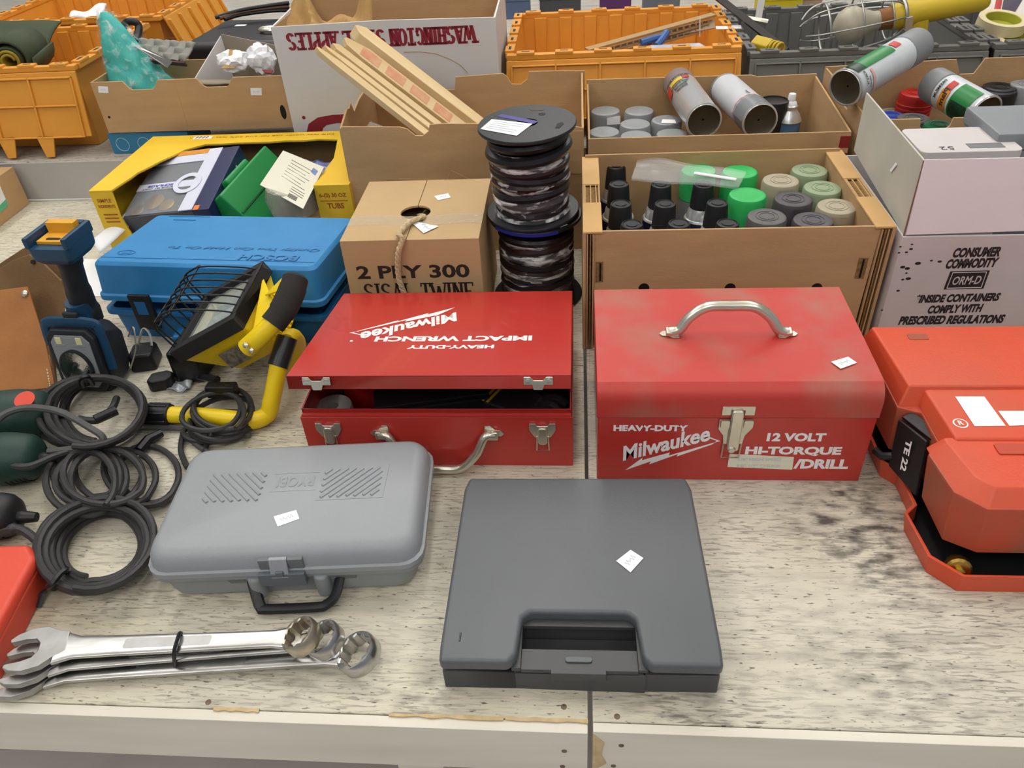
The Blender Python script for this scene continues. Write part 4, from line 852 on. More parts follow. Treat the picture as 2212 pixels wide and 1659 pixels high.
q = [V((p.x, p.y, .1585)) for p in q]; lb = MB().sheet([q[3], q[2], q[1], q[0]], .0005).go('paper_label', WHITE, sp, smooth=False)
for k in range(5):
    a = q[0].lerp(q[3], .18+k*.16); b = q[1].lerp(q[2], .18+k*.16); MB().tube([a.lerp(b, .12)+V((0, 0, .0008)), a.lerp(b, .85 if k != 2 else .6)+V((0, 0, .0008))], .0005, 4).go('printed_line', PENCIL, lb)
PUR = mat('purple_tape', '433a86', .4)
for (a, b) in (((1080, 248), (1160, 262)),):
    p0, p1 = local(sp, P(1078, 246, .3265)), local(sp, P(1158, 262, .3265)); p0.z = p1.z = .1581; d = (p1-p0); nrm_ = V((-d.y, d.x, 0)).normalized()*.006; MB().sheet([p0-nrm_, p1-nrm_, p1+nrm_, p0+nrm_], .0004).go('purple_tape', PUR, sp)
for sp_ in [o for o in bpy.data.objects if o.name == 'cable_spool']:
    pts = [(.0822*math.cos(a), .0822*math.sin(a)) for a in [math.radians(d_) for d_ in range(165, 250, 6)]]
    MB().loft([[(x, y, z) for x, y in pts] for z in (.1588, .1648)], cap=False, closed=False).xf(M.Rotation(.1, 4, 'Z')).go('blue_edge_label', mat('label_royal', '23278e', .4), sp_)
    MB().sheet([(-.012, -.074, .1655), (.004, -.076, .1655), (-.002, -.064, .1655)], .0005).go('white_mark', WHITE, sp_)
# ------------------------------------------------------------------ carton with wooden stakes
X0, Y0, HZ = -.450, 1.432, .262; W, D = .462, .288
t = thing('cardboard_carton', 'large brown cardboard carton holding pale wooden stakes', 'cardboard box', (X0, Y0, 0), 0)
nx = local(t, PY(905, 285, Y0)).x
fp = [(0, 0), (W, 0), (W, HZ-.012), (W*.9, HZ-.004), (nx+.045, HZ+.004), (nx+.022, HZ+.003), (nx+.018, HZ-.010), (nx+.006, HZ-.018), (nx-.008, HZ-.017), (nx-.022, HZ-.004), (nx-.035, HZ), (.006, HZ+.004), (0, HZ-.004)]
fr = panel(t, 'front_panel', fp, 0, .004, 'y')
nb = local(t, PY(1115, 170, Y0+D)).x
panel(t, 'back_panel', [(0, 0), (W, 0), (W+.004, HZ+.010), (nb+.028, HZ+.012), (nb+.024, HZ-.004), (nb+.010, HZ-.014), (nb-.010, HZ-.013), (nb-.020, HZ+.004), (nb-.028, HZ+.010), (nb-.13, HZ+.006), (nb-.135, HZ-.02), (.0, HZ-.02)], D-.004, D, 'y')
panel(t, 'side_panel', [(.004, 0), (D-.004, 0), (D-.004, HZ+.006), (D*.55, HZ+.004), (D*.38, HZ-.004), (D*.33, HZ+.018), (D*.28, HZ+.012), (D*.22, HZ+.016), (.004, HZ)], 0, .004, 'x'); panel(t, 'side_panel', [(.004, 0), (D-.004, 0), (D-.004, HZ+.006), (.004, HZ-.012)], W-.004, W, 'x')
panel(t, 'bottom_panel', rr(.004, W-.004, .004, D-.004, .001, 1), .0005, .004, 'z')
B(W-.05, W-.002, -.0018, -.0002, HZ-.10, HZ-.016).go('folded_flap', CB, fr, bevel=.0004, seg=1)
a = fr
for (p, q_) in (((.175, .10), (.205, .175)), ((.205, .175), (.25, .15)), ((.10, .16), (.30, .152))): MB().tube([(p[0], -.0002, p[1]), (q_[0], -.0002, q_[1])], .0006, 4).go('crease', CBL, fr)
MB().sheet([local(t, PY(800, 262, 1.50)), local(t, PY(835, 275, 1.46)), local(t, PY(800, 280, 1.45)), local(t, PY(790, 275, 1.48))], .001).go('film_scrap', FILM, t)
PINE = mat('pine', 'ecd6ab', .7, col2='dcbd88', vs=14, stretch=(.3, 3, 3), bump=.1, bs=60)
PINKP = mat('pink_stamp', 'd98d6a', .7, col2='dcb088', vs=60)
def stake(label, top, low, w, th, roll_, stamp=False, point=.05):
    top, low = V(top), V(low); d = (top-low); L = d.length; q_ = d.to_track_quat('X', 'Z')
    mx = M.Translation(low) @ q_.to_matrix().to_4x4() @ M.Rotation(roll_, 4, 'X')
    t = thing('wooden_stake', label, 'stake', low, group='pale pine stakes in the carton'); t.rotation_euler = mx.to_euler()
    MB().prism([(0, -w/2), (L-point, -w/2), (L-.004, -w*.12), (L, w*.1), (L-.010, w*.38), (L-point*.9, w/2), (0, w/2)], -th/2, th/2).go('shaft', PINE, t, bevel=.001)
    if stamp:
        for k in range(4): B(L*(.34+k*.15), L*(.34+k*.15)+.042, -w*.35, w*.35, th/2, th/2+.0005).go('stamp', PINKP, t)
Yk = 1.56
stake('thickest pine stake on top of the bundle, wavy upper edge', PY(762, 62, 1.59), PY(1045, 262, 1.62)+V((.05, 0, -.06)), .034, .022, -.25, point=.02)
stake('pine stake with pink stamped print below the thickest one', PY(742, 84, 1.55), PY(1012, 272, 1.58)+V((.06, 0, -.07)), .030, .012, -.55, True)
stake('pine stake with a blunt end in the middle of the bundle', PY(716, 96, 1.524), PY(982, 282, 1.54)+V((.06, 0, -.07)), .016, .012, -.4, point=.012)
stake('narrow pine stake second from the left of the bundle', PY(698, 101, 1.505), PY(962, 287, 1.518)+V((.06, 0, -.07)), .014, .012, -.3)
stake('sharp-pointed pine stake at the left of the bundle', PY(681, 104, 1.487), PY(940, 292, 1.495)+V((.06, 0, -.07)), .018, .012, -.3)
# ------------------------------------------------------------------ yellow carton with a torn-open window
YC = mat('yellow_carton', 'ecc43a', .5, col2='e2b82e', vs=12, spec=.3); YI = mat('yellow_carton_inside', '7d6340', .85)
X0, X1, Y0, Y1, HZ = -.985, -.447, 1.418, 1.722, .157
t = thing('display_carton', 'bright yellow carton torn open at front and top, full of hardware packs', 'cardboard box', (X0, Y0, 0), 0)
W, D = X1-X0, Y1-Y0
L_ = lambda px, py: (lambda p: (p.x, p.y))(local(t, P(px, py, HZ)))
a1, a2, a3, a4 = L_(243, 432), L_(262, 395), L_(325, 325), L_(380, 312); b1, b2 = L_(735, 305), L_(712, 345)
wav = lambda pa, pb, n: [(pa[0]+(pb[0]-pa[0])*i/n+random.uniform(-.003, .003), pa[1]+(pb[1]-pa[1])*i/n+random.uniform(-.003, .003)) for i in range(1, n)]
tp = [(0, 0), (.048, 0)]+wav((.048, 0), (.062, .09), 3)+[(.062, .09)]+wav((.062, .09), (.115, .215), 4)+[(.115, .215), (.15, .245)]+wav((.15, .245), (W-.09, .256), 8)+[(W-.085, .25), (W-.066, .14), (W-.072, 0), (W, 0), (W, D), (0, D)]
top = panel(t, 'top_panel', tp, HZ-.004, HZ, 'z', YC)
MB().prism([(x*.9985+.0006, y) for x, y in tp[1:-4]]+[(W-.04, .27), (.10, .28), (.02, .1)], HZ-.0046, HZ-.0041).go('torn_edge', CBD, top, smooth=False)
panel(t, 'front_post', [(0, 0), (.050, 0), (.058, .05), (.046, .10), (.048, HZ-.004), (0, HZ-.004)], 0, .004, 'y', YC)
fp2 = panel(t, 'front_post', [(W-.070, 0), (W, 0), (W, HZ-.004), (W-.072, HZ-.004)], 0, .004, 'y', YC)
panel(t, 'side_panel', [(.004, 0), (D-.004, 0), (D-.004, HZ-.004), (.004, HZ-.004)], 0, .004, 'x', YC); panel(t, 'side_panel', [(.004, 0), (D-.004, 0), (D-.004, HZ-.004), (.004, HZ-.004)], W-.004, W, 'x', YC)
panel(t, 'back_panel', [(0, 0), (W, 0), (W, HZ-.004), (0, HZ-.004)], D-.004, D, 'y', YI); panel(t, 'bottom_panel', rr(.004, W-.004, .004, D-.004, .001, 1), .0005, .004, 'z', YI)
RDP = mat('red_print', 'a8532a', .6)
text('6-(2) 30 OZ', RDP, fp2, (W-.064, -.0001, HZ-.028), (1, 0, 0), (0, 0, 1), .055, .011, .03); text('TUBS', RDP, fp2, (W-.052, -.0001, HZ-.050), (1, 0, 0), (0, 0, 1), .034, .012, .03); B(W-.064, W-.008, -.0006, -.0001, HZ-.034, HZ-.0325).go('rule', RDP, fp2)
text('SIMPLE', RDP, t, (.010, -.0002, HZ-.026), (1, 0, 0), (0, 0, 1), .030, .008, .02); text('INGREDIENTS', RDP, t, (.008, -.0002, HZ-.038), (1, 0, 0), (0, 0, 1), .036, .007, .02)
for k in range(3): B(.012, .042, -.0006, -.0001, HZ-.054-k*.008, HZ-.0515-k*.008).go('rule', RDP, t)
text('50% less water use for and 50% less sodium', RDP, top, (W-.10, .288, HZ), (-1, 0, 0), (0, -1, 0), .34, .009, .0); MB().prism(rr(.105, .150, .278, .293, .004), HZ, HZ+.0004).go('logo_patch', WHITE, top); [MB().tube([(.112+k*.008, .281, HZ+.0006), (.116+k*.008, .290, HZ+.0006)], .0012, 5).go('logo_stroke', mat('ink_blue', '274a9e', .5), top) for k in range(4)]
B(W-.03, W-.004, .13, .16, HZ, HZ+.0006).go('price_sticker', WHITE, top)
# lock set package
NV = mat('navy_box', '1e2450', .4); LAV = mat('lavender_white', 'cfd2e2', .5); WIN = mat('package_window', 'c8ccd2', .05, alpha=.18, spec=.9); BRS = mat('polished_brass', 'c9a85a', .2, 1)
cA, cB, cC = P(298, 462, .10), P(395, 455, .10), P(505, 322, .125)
g = thing('lockset_package', 'navy and white windowed package with brass door hardware in the yellow carton', 'package', (-.930, 1.44, .022), rot=(math.radians(14), math.radians(-6), math.radians(-3))); g.scale = (.86, .95, .95)
B(0, .20, 0, .22, 0, .078).go('tray', mat('tray_grey', '4a4c52', .5), g, bevel=.001)
MB().prism([(.186, -.004), (.232, -.004), (.232, .222), (.186, .222)], 0, .082).go('navy_side', NV, g, bevel=.002)
fr_ = MB().box(.150, .186, .0, .222, .080, .083).box(.0, .150, .178, .222, .080, .083).box(.0, .150, .085, .108, .080, .083).go('window_frame', LAV, g, bevel=.0005, seg=1)
MB().lathe([(.024, .0835), (.036, .0835), (.036, .085), (.024, .085), (.024, .0835)], 28, (.138, .095, 0), cap=False).go('ring_print', LAV, fr_)
B(.01, .15, .205, .222, .0828, .0838).go('orange_band', mat('orange_band', 'd08b2c', .5), fr_)
text('SCHLAGE', mat('ink_blue2', '2c3f9a', .5), fr_, (.098, .101, .0834), (-1, 0, 0), (0, -1, 0), .07, .008, .03); text('KNOB SET ONLY', INKB, fr_, (.10, .091, .0834), (-1, 0, 0), (0, -1, 0), .085, .005, .02)
B(.002, .148, .002, .176, .0812, .0818).go('window', WIN, g)
for (x, y, r_) in ((.065, .045, .026), (.03, .02, .018), (.105, .03, .02)): MB().lathe([(r_*.4, .079), (r_*.5, .0795), (r_, .0800), (r_*.7, .0808), (.002, .081)], 20, (x, y, -.0002)).go('brass_knob', BRS, g)
for k in range(4): B(.231, .2326, .03+k*.045, .035+k*.045, .012, .066).go('vent_stripe', LAV, g)
B(.190, .204, -.003, .012, .0822, .0828).go('orange_sticker', mat('orange_sticker', 'e07a2c', .5), g)
# green case
GC = mat('green_plastic', '1f8a48', .4, bump=.05, bs=200); c = P(535, 400, .10)
g = thing('green_case', 'green plastic case with a moulded handle leaning in the yellow carton', 'case', (-.678, 1.44, .03), rot=(math.radians(8), math.radians(-38), math.radians(-14)))
B(-.02, .03, 0, .215, 0, .11).go('body', GC, g, bevel=.005, seg=3); B(-.014, .024, .05, .145, .108, .122).go('handle', GC, g, bevel=.005, seg=3); B(-.022, .032, .004, .211, .052, .057).go('seam', mat('green_dark', '15602f', .5), g, bevel=.001)
# blister card pack
CARD = mat('cream_card', 'dcd9c6', .6)
A0, A1, A2, A3 = P(562, 400, .145), P(612, 326, .165), P(700, 362, .165), P(655, 452, .14)
g = thing('blister_pack', 'cream backing card of a blister pack with printed lines and barcode', 'package', tuple((A0+A1+A2+A3)/4))
A = [local(g, p) for p in (A0, A1, A2, A3)]
cdn = MB().sheet([A[0], A[3], A[2], A[1]], .0012).go('card', CARD, g, smooth=False)
nn3 = (A[3]-A[0]).cross(A[2]-A[3]).normalized()*.0018
def cq(u, v): return A[0].lerp(A[3], u).lerp(A[1].lerp(A[2], u), v)+nn3
for k in range(7): MB().tube([cq(.30+.02*(k % 2), .86-k*.075), cq(.86-.06*(k % 3), .80-k*.075)], .0006, 4).go('printed_line', INKB, cdn)
for k in range(3): MB().tube([cq(.60, .30-k*.05), cq(.90, .28-k*.05)], .0005, 4).go('printed_line', INKB, cdn)
for k in range(9): MB().sheet([cq(.62+k*.022, .06), cq(.632+k*.022, .06), cq(.632+k*.022, .15), cq(.62+k*.022, .15)], .0002).go('barcode_bar', INKB, cdn, smooth=False)
MB().sheet([cq(.80, .78), cq(.92, .74), cq(.93, .86), cq(.81, .89)], .0003).go('mascot_patch', mat('patch_blue', '6b83b4', .5), cdn, smooth=False)
MB().lathe([(.05, -.06), (.056, -.03), (.05, -.008)], 16).xf(M.Translation((0, -.02, 0))).go('blister', mat('blister_plastic', 'b8b4a6', .15, alpha=.5, bump=.6, bs=70), g)
q = P(690, 345, .15); g = tag(MB().grid(lambda u, v: V(((u-.5)*.10, (v-.5)*.07, .018*math.sin(u*3.1)*math.sin(v*3.1)+.003*math.sin(u*17+v*9))), 16, 12).go('foil_packet', mat('violet_film', '4f5aa0', .2, col2='7a83b8', vs=25, coat=.5), None), 'shiny violet-blue plastic packet behind the blister card', 'packet'); g.location = (q.x, q.y-.02, .13); g.rotation_euler = (.3, 0, -.3)
mo = g.modifiers.new('solid', 'SOLIDIFY'); mo.thickness = .004
# ------------------------------------------------------------------ blue plastic power tool case
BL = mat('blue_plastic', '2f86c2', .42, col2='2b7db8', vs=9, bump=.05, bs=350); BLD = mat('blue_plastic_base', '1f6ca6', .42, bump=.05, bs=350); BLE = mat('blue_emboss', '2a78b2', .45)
t = thing('tool_case', 'blue plastic power tool case with embossed lettering and slightly raised lid', 'tool case', (-.836, 1.119, 0), math.radians(-4.6))
W, D = .412, .222
mb = MB().loft([ring3(rr(.012, W-.012, .010, D-.008, .012), 0), ring3(rr(.006, W-.006, .006, D-.004, .014), .052), ring3(rr(-.002, W+.002, -.004, D+.002, .016), .054), ring3(rr(-.002, W+.002, -.004, D+.002, .016), .064), ring3(rr(.008, W-.008, .006, D-.008, .012), .064), ring3(rr(.010, W-.010, .008, D-.010, .012), .030)])
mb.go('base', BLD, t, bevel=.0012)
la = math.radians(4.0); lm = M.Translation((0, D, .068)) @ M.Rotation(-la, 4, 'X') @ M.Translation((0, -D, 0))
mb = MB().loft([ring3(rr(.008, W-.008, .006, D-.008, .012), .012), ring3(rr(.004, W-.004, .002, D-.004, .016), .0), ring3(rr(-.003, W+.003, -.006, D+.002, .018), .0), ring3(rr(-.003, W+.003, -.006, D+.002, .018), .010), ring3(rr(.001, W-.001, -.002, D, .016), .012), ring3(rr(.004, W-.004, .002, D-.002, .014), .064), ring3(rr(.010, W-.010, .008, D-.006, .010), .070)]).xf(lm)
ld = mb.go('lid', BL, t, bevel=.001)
ux = lm.to_3x3() @ V((-1, 0, 0)); uy = lm.to_3x3() @ V((0, -1, 0))
text('BOSCH', BLE, ld, lm @ V((W-.045, .046, .0702)), ux, uy, .105, .022, .02, th=.0012); text('Quality You Can Hold On To', BLE, ld, lm @ V((W-.020, .078, .0702)), ux, uy, .28, .015, .02, .3, th=.0010)
MB().tube([lm @ V((.012, .022, .0703)), lm @ V((W-.012, .022, .0703))], .0007, 6).go('emboss_line', BLD, ld); MB().tube([lm @ V((W*.02+.028, D-.012, .0703)), lm @ V((.12, D-.012, .0703)), ], .0007, 6).go('emboss_line', BLD, ld)
MB().tube([lm @ V((.055, D-.030, .0703)), lm @ V((.10, D-.030, .0703))], .0012, 6).go('emboss_line', BLD, ld)
MB().tube([lm @ (V((.048, .042, .0703))+V((.016*math.cos(i*.3), .009*math.sin(i*.3), 0))) for i in range(21)], .0008, 6, True).go('emboss_ring', BLD, ld); MB().prism(rr(-.008, .008, -.004, .004, .002), 0, .0008).xf(lm @ M.Translation((.048, .042, .070))).go('emboss_ring', BLE, ld)
for x in (.062, .315): B(x, x+.040, -.012, -.005, .030, .100).go('latch', mat('latch_dark', '1f2226', .45), t, bevel=.0015); 
for x in (.072, .325): B(x, x+.020, -.0128, -.0118, .062, .088).go('latch_window', BLD, t, bevel=.0004)
B(.13, .28, -.030, -.018, .012, .030).go('handle', BLD, t, bevel=.005, seg=3); B(.13, .145, -.024, .006, .012, .030).go('handle_arm', BLD, t, bevel=.003); B(.265, .28, -.024, .006, .012, .030).go('handle_arm', BLD, t, bevel=.003)
# papers by the blue case
g = thing('manual_sheet', 'curled white instruction sheet poking out beside the blue case', 'paper', tuple(P(250, 500, .02)))
A = [P(215, 548, .05), P(300, 470, .08), P(276, 456, .09), P(195, 520, .06)]
MB().grid(lambda u, v: local(g, A[0].lerp(A[1], u).lerp(A[3].lerp(A[2], u), v))+V((0, 0, .006*math.sin(v*3.1))), 10, 6).go('sheet', WHITE, g); [setattr(c_.modifiers.new('s', 'SOLIDIFY'), 'thickness', .0012) for c_ in g.children]
g = tag(MB().sheet([P(150, 560, .0015), P(255, 560, .0015), P(300, 640, .0015), P(150, 640, .0015)], .0015).go('paper_sheet', WHITE, None, smooth=False), 'flat white paper under the flashlight and blue case', 'paper')
# ------------------------------------------------------------------ cordless work light
NB = mat('navy_plastic', '17405f', .45, bump=.05, bs=300); GRB = mat('rubber_black', '22242a', .55, bump=.1, bs=250); YP = mat('amber_plastic', 'e0a32e', .4); LENS = mat('grey_bezel', '8b8d90', .4); REFL = mat('mirror_reflector', 'd5d7da', .08, 1)
t = thing('work_light', 'blue and black cordless work light standing on its lamp head', 'flashlight', (-.803, .962, 0), math.radians(-4)); t.scale = (.84, .84, 1)
tl = M.Rotation(math.radians(-9), 4, 'X')
oct_ = lambda w, h, c, z0=.0: [(-w+c, z0), (w-c, z0), (w, z0+c), (w, z0+h-c), (w-c, z0+h), (-w+c, z0+h), (-w, z0+h-c), (-w, z0+c)]
MB().loft([[(x, 0, z) for x, z in oct_(.054, .120, .016, .002)], [(x, .02, z) for x, z in oct_(.056, .122, .016, .001)], [(x, .055, z) for x, z in oct_(.052, .112, .02, .004)], [(x, .088, z) for x, z in oct_(.036, .085, .02, .016)]]).xf(tl).go('lamp_head', GRB, t, bevel=.002)
MB().prism(oct_(.050, .112, .014, .006), -.012, .001, 'y').xf(tl).go('bezel', GRB, t, bevel=.003, seg=3)
MB().prism(oct_(.040, .094, .012, .015), -.0145, -.011, 'y').xf(tl).go('lens_plate', LENS, t, bevel=.001)
rf = MB()
for k in range(6):
    r0, r1 = .031-k*.0048, .031-(k+1)*.0048; z0, z1 = k*.0008, (k+1)*.0008
    rf.loft([[(r0*math.cos(i*math.pi/9+k*.17), .0+z0, r0*math.sin(i*math.pi/9+k*.17)) for i in range(18)], [(r1*math.cos(i*math.pi/9+k*.17), z1, r1*math.sin(i*math.pi/9+k*.17)) for i in range(18)]], cap=False)
rf.xf(tl @ M.Translation((0, -.0205, .052))).go('reflector', REFL, t, smooth=False)
MB().lathe([(.030, 0), (.033, 0), (.033, .007), (.030, .007), (.030, 0)], 30, cap=False).xf(tl @ M.Translation((0, -.0145, .052)) @ M.Rotation(math.pi/2, 4, 'X')).go('reflector_rim', GRB, t)
for x in (-.022, .020):
    B(x-.011, x+.011, -.0155, -.0125, .090, .094).xf(tl).go('led_shelf', LENS, t, bevel=.001); B(x-.006, x+.006, -.0158, -.0135, .094, .106).xf(tl).go('led', mat('led_phosphor', 'd9d3a0', .4), t, bevel=.001)
MB().tube([tl @ V(p) for p in spline([(-.057, .004, .085), (-.056, .004, .112), (-.042, .004, .126), (.042, .004, .126), (.056, .004, .112), (.058, .004, .045)], 5)], .006, 8, flat=1.6).go('blue_frame', NB, t)
nk = [V((.008, .062, .108)), V((.010, .064, .135)), V((.016, .060, .165)), V((.024, .056, .195)), V((.030, .055, .222)), V((.034, .056, .236))]
MB().tube(spline(nk, 5), [.029]*5+[.025]*6+[.0225]*8+[.025]*7, 14, flat=.85).go('handle', GRB, t)
MB().tube([(.006, .055, .106), (.009, .052, .150)], [.028, .024], 12, flat=.9).go('switch_housing', NB, t, bevel=.001)
B(-.010, .022, .022, .032, .110, .142).go('switch_pad', GRB, t, bevel=.004, seg=3); MB().lathe([(.0055, 0), (.0055, .002), (.0042, .0025)], 16).xf(M.Translation((.006, .0225, .124)) @ M.Rotation(math.pi/2, 4, 'X')).go('power_button', WHITE, t)
dk = M.Translation((.031, .055, 0)) @ M.Diagonal((.74, .74, 1, 1)) @ M.Translation((-.031, -.055, 0))
MB().loft([[(x, y, .228) for x, y in rr(-.012, .072, .012, .100, .014)], [(x, y, .238) for x, y in rr(-.024, .086, .0, .108, .016)], [(x, y, .258) for x, y in rr(-.026, .088, -.002, .110, .016)]]).xf(dk).go('battery_dock', NB, t, bevel=.002)
for x0, x1, y0, y1 in ((-.026, -.012, .0, .108), (.074, .088, .0, .108), (-.012, .074, .092, .110)): B(x0, x1, y0, y1, .256, .274).xf(dk).go('dock_rail', NB, t, bevel=.003)
MB().box(-.006, .068, .070, .092, .258, .279).box(-.008, .060, .022, .070, .258, .2635).xf(dk).go('contact_block', YP, t, bevel=.001); MB().prism(rr(.012, .048, .030, .040, .004), .2635, .2642).xf(dk).go('contact_slot', DARK, t)
MB().tube(spline([tl @ V(p) for p in ((.045, .09, .07), (.066, .085, .09), (.076, .06, .06), (.074, .03, .034))], 6), .0016, 6).go('hook_wire', CHROME, t)
# leather pouch
LE = mat('tan_leather', 'a4692f', .55, col2='8e5826', vs=14, bump=.15, bs=180); LEB = mat('brown_suede_leather', '7d5f3c', .75, col2='6b4f30', vs=18, bump=.2, bs=220); ST = mat('stitch_thread', 'd8c9a6', .8)
t = thing('leather_pouch', 'tan leather tool pouch with stitched seams at the left edge', 'pouch', tuple(P(40, 850, 0)))
F_ = [P(-90, 858, .005), P(122, 838, .005), P(100, 740, .055), P(62, 620, .122), P(-90, 640, .122)]
F = [local(t, p) for p in F_]
mb = MB().sheet(F, .004).go('front_pocket', LE, t, bevel=.0012)
Bk = [local(t, p) for p in (PY(-90, 800, 1.10), PY(130, 800, 1.055), PY(155, 735, 1.06), PY(148, 650, 1.11), PY(135, 605, 1.13), PY(95, 566, 1.15), PY(66, 549, 1.16), PY(30, 562, 1.16), PY(-90, 640, 1.16))]
MB().sheet(Bk, .004).go('back_panel', LEB, t, bevel=.0012)
for p in Bk: p.z = max(p.z, .006)
Bk2 = [p+V((.0, .035, .004)) for p in Bk[3:]]; MB().sheet(Bk2+[Bk[0]+V((0, .03, 0))], .004).go('back_panel', LEB, t, bevel=.0012)
MB().loft([[F[1], F[1]+V((.002, 0, 0)), F[1]+V((.002, 0, .0))], [Bk[1], Bk[1]+V((.002, 0, 0)), Bk[1]+V((.002, 0, .001))]]) if 0 else None
G_ = [F[1], Bk[1], Bk[2], F[2]]; MB().sheet(G_, .003).go('gusset', LEB, t)
sp_ = spline([F[3]+V((-.004, -.004, -.012)), F[2]+V((-.006, -.004, 0)), F[1]+V((-.006, -.004, .006))], 14)
for i in range(0, len(sp_)-1): MB().tube([sp_[i].lerp(sp_[i+1], .15), sp_[i].lerp(sp_[i+1], .75)], .0011, 5).go('stitch', ST, t)
sp_ = spline([Bk[6]+V((.006, -.002, -.004)), Bk[4]+V((-.006, -.002, -.004)), Bk[3]+V((-.006, -.002, 0)), Bk[2]+V((-.006, -.002, 0))], 6)
for i in range(0, len(sp_)-1): MB().tube([sp_[i].lerp(sp_[i+1], .15), sp_[i].lerp(sp_[i+1], .75)], .0010, 5).go('stitch', ST, t)
q = local(t, P(53, 634, .118)); MB().lathe([(.006, -.002), (.006, .001), (.004, .003), (.001, .0036)], 14).xf(M.Translation(q) @ M.Rotation(math.radians(45), 4, 'X')).go('rivet', CHROME, t); q = local(t, PY(72, 566, 1.148)); MB().lathe([(.004, -.002), (.004, .002)], 12).xf(M.Translation(q) @ M.Rotation(math.radians(60), 4, 'X')).go('eyelet', DARK, t)
# ------------------------------------------------------------------ yellow halogen work lamp
YL = mat('yellow_paint', 'efcf1c', .38, col2='e6c414', vs=20); FRB = mat('black_textured', '222120', .6, bump=.15, bs=400); FOAM = mat('foam_grip', '2a2826', .85, bump=.3, bs=500)
t = thing('halogen_lamp', 'yellow halogen work lamp with black wire guard lying on its tube stand', 'work lamp', (-.52, .93, 0))
C_ = V((-.624, .930, .100)); B_ = V((-.506, .930, .162)); A_ = V((-.524, 1.103, .164)); e1 = (B_-C_).normalized(); e2 = (A_-B_); e2 = (e2-e1*e2.dot(e1)).normalized(); e3 = e1.cross(e2)
hm = M((e1, e2, e3)).transposed().to_4x4(); hm.translation = local(t, C_); LX, LY = .134, .160
mb = MB().box(0, LX, 0, .016, -.024, 0).box(0, LX, LY-.016, LY, -.024, 0).box(0, .014, .016, LY-.016, -.024, 0).box(LX-.014, LX, .016, LY-.016, -.024, 0).xf(hm); mb.go('bezel', FRB, t, bevel=.0015)
B(.012, LX-.012, .014, LY-.014, -.012, -.009).xf(hm).go('glass', mat('lamp_glass', 'c9d2cf', .1, alpha=.35, spec=.9), t); 
MB().loft([[(x, y, -.012) for x, y in rr(.014, LX-.014, .016, LY-.016, .004)], [(x, y, -.022) for x, y in rr(.022, LX-.022, .03, LY-.03, .004)]], cap=False).xf(hm).go('reflector_wall', mat('reflector_yellowish', 'cfc48a', .3, .4), t)
B(.020, LX-.020, .028, LY-.028, -.0235, -.0222).xf(hm).go('reflector', mat('pebbled_reflector', 'bcc4c2', .25, .8, bump=.6, bs=90), t)
MB().tube([hm @ V((.045, LY/2, -.018)), hm @ V((LX-.045, LY/2, -.018))], .0045, 8).go('halogen_tube', mat('quartz', 'eef0f0', .05, alpha=.6), t)
GW = mat('guard_wire', '141414', .4)
for k in range(7):
    y = .020+k*(LY-.040)/6; hgt = .048
    MB().tube([hm @ V(p) for p in spline([(.006, y, 0), (.006, y, hgt*.75), (.014, y, hgt), (.05, y, hgt*1.0), (LX-.03, y, hgt*.35), (LX-.008, y, 0)], 4)], .0014, 6).go('guard_bar', GW, t)
for x, z in ((.006, .036), (.014, .048), (.045, .048)): MB().tube([hm @ V((x, .012, z)), hm @ V((x, LY-.012, z))], .0014, 6).go('guard_bar', GW, t)
for y in (.012, LY-.012): MB().tube([hm @ V(p) for p in ((.006, y, 0), (.006, y, .036), (.014, y, .048), (.045, y, .048))], .0014, 6).go('guard_bar', GW, t)
hs = MB().loft([[(x, y, -.024) for x, y in rr(.004, LX-.002, .004, LY-.004, .006)], [(x, y, -.040) for x, y in rr(.010, LX-.006, .012, LY-.012, .008)], [(x, y, -.090) for x, y in rr(.034, LX+.004, .036, LY-.036, .010)], [(x, y, -.098) for x, y in rr(.040, LX-.004, .042, LY-.042, .010)]]).xf(hm).go('housing', YL, t, bevel=.002)
for k in range(9): MB().loft([[(LX-.006+(LX-.0)*0, .040+k*.0115, -.042), (LX-.004, .040+k*.0115, -.042), (LX-.004, .045+k*.0115, -.042), (LX-.006, .045+k*.0115, -.042)], [(LX+.002, .040+k*.0115, -.088), (LX+.011, .040+k*.0115, -.088), (LX+.011, .045+k*.0115, -.088), (LX+.002, .045+k*.0115, -.088)]]).xf(hm).go('cooling_fin', YL, hs, bevel=.0006, seg=1)
MB().prism(rr(.055, .10, .010, .011, .0003), -.075, -.045).xf(hm).go('rating_plate', mat('plate_grey', '8c8373', .6, col2='3b352f', vs=160), t)
lc = lambda p: local(t, p)
MB().tube(spline([lc(PY(533, 752, .915)), lc(PY(560, 728, .918)), lc(PY(592, 696, .930))], 6), .0150, 12).go('handle_arm', YL, t); MB().tube(spline([lc(PY(588, 701, .929)), lc(PY(610, 672, .945)), lc(PY(630, 630, .968)), lc(PY(641, 592, .990))], 6), [.0185]*6+[.020]*8+[.019]*3+[.015, .006], 14).go('foam_grip', FOAM, t, label='black foam handle grip')
for px, py in ((531, 746), (543, 757)): MB().lathe([(.0042, 0), (.0042, .0015), (.002, .003)], 12).xf(M.Translation(lc(PY(px, py, .899)))@ M.Rotation(math.radians(60), 4, 'X')).go('screw', CHROME, t)
MB().sheet([lc(PY(574, 640, .99)), lc(PY(612, 628, .985)), lc(PY(618, 596, 1.02)), lc(PY(598, 622, 1.03))], .003).go('bracket', YL, t, bevel=.0008); MB().sheet([lc(PY(566, 606, 1.04)), lc(PY(582, 645, .99)), lc(PY(590, 655, .985)), lc(PY(572, 700, .94)), lc(PY(545, 720, .93))], .004).go('bracket', YL, t, bevel=.001)
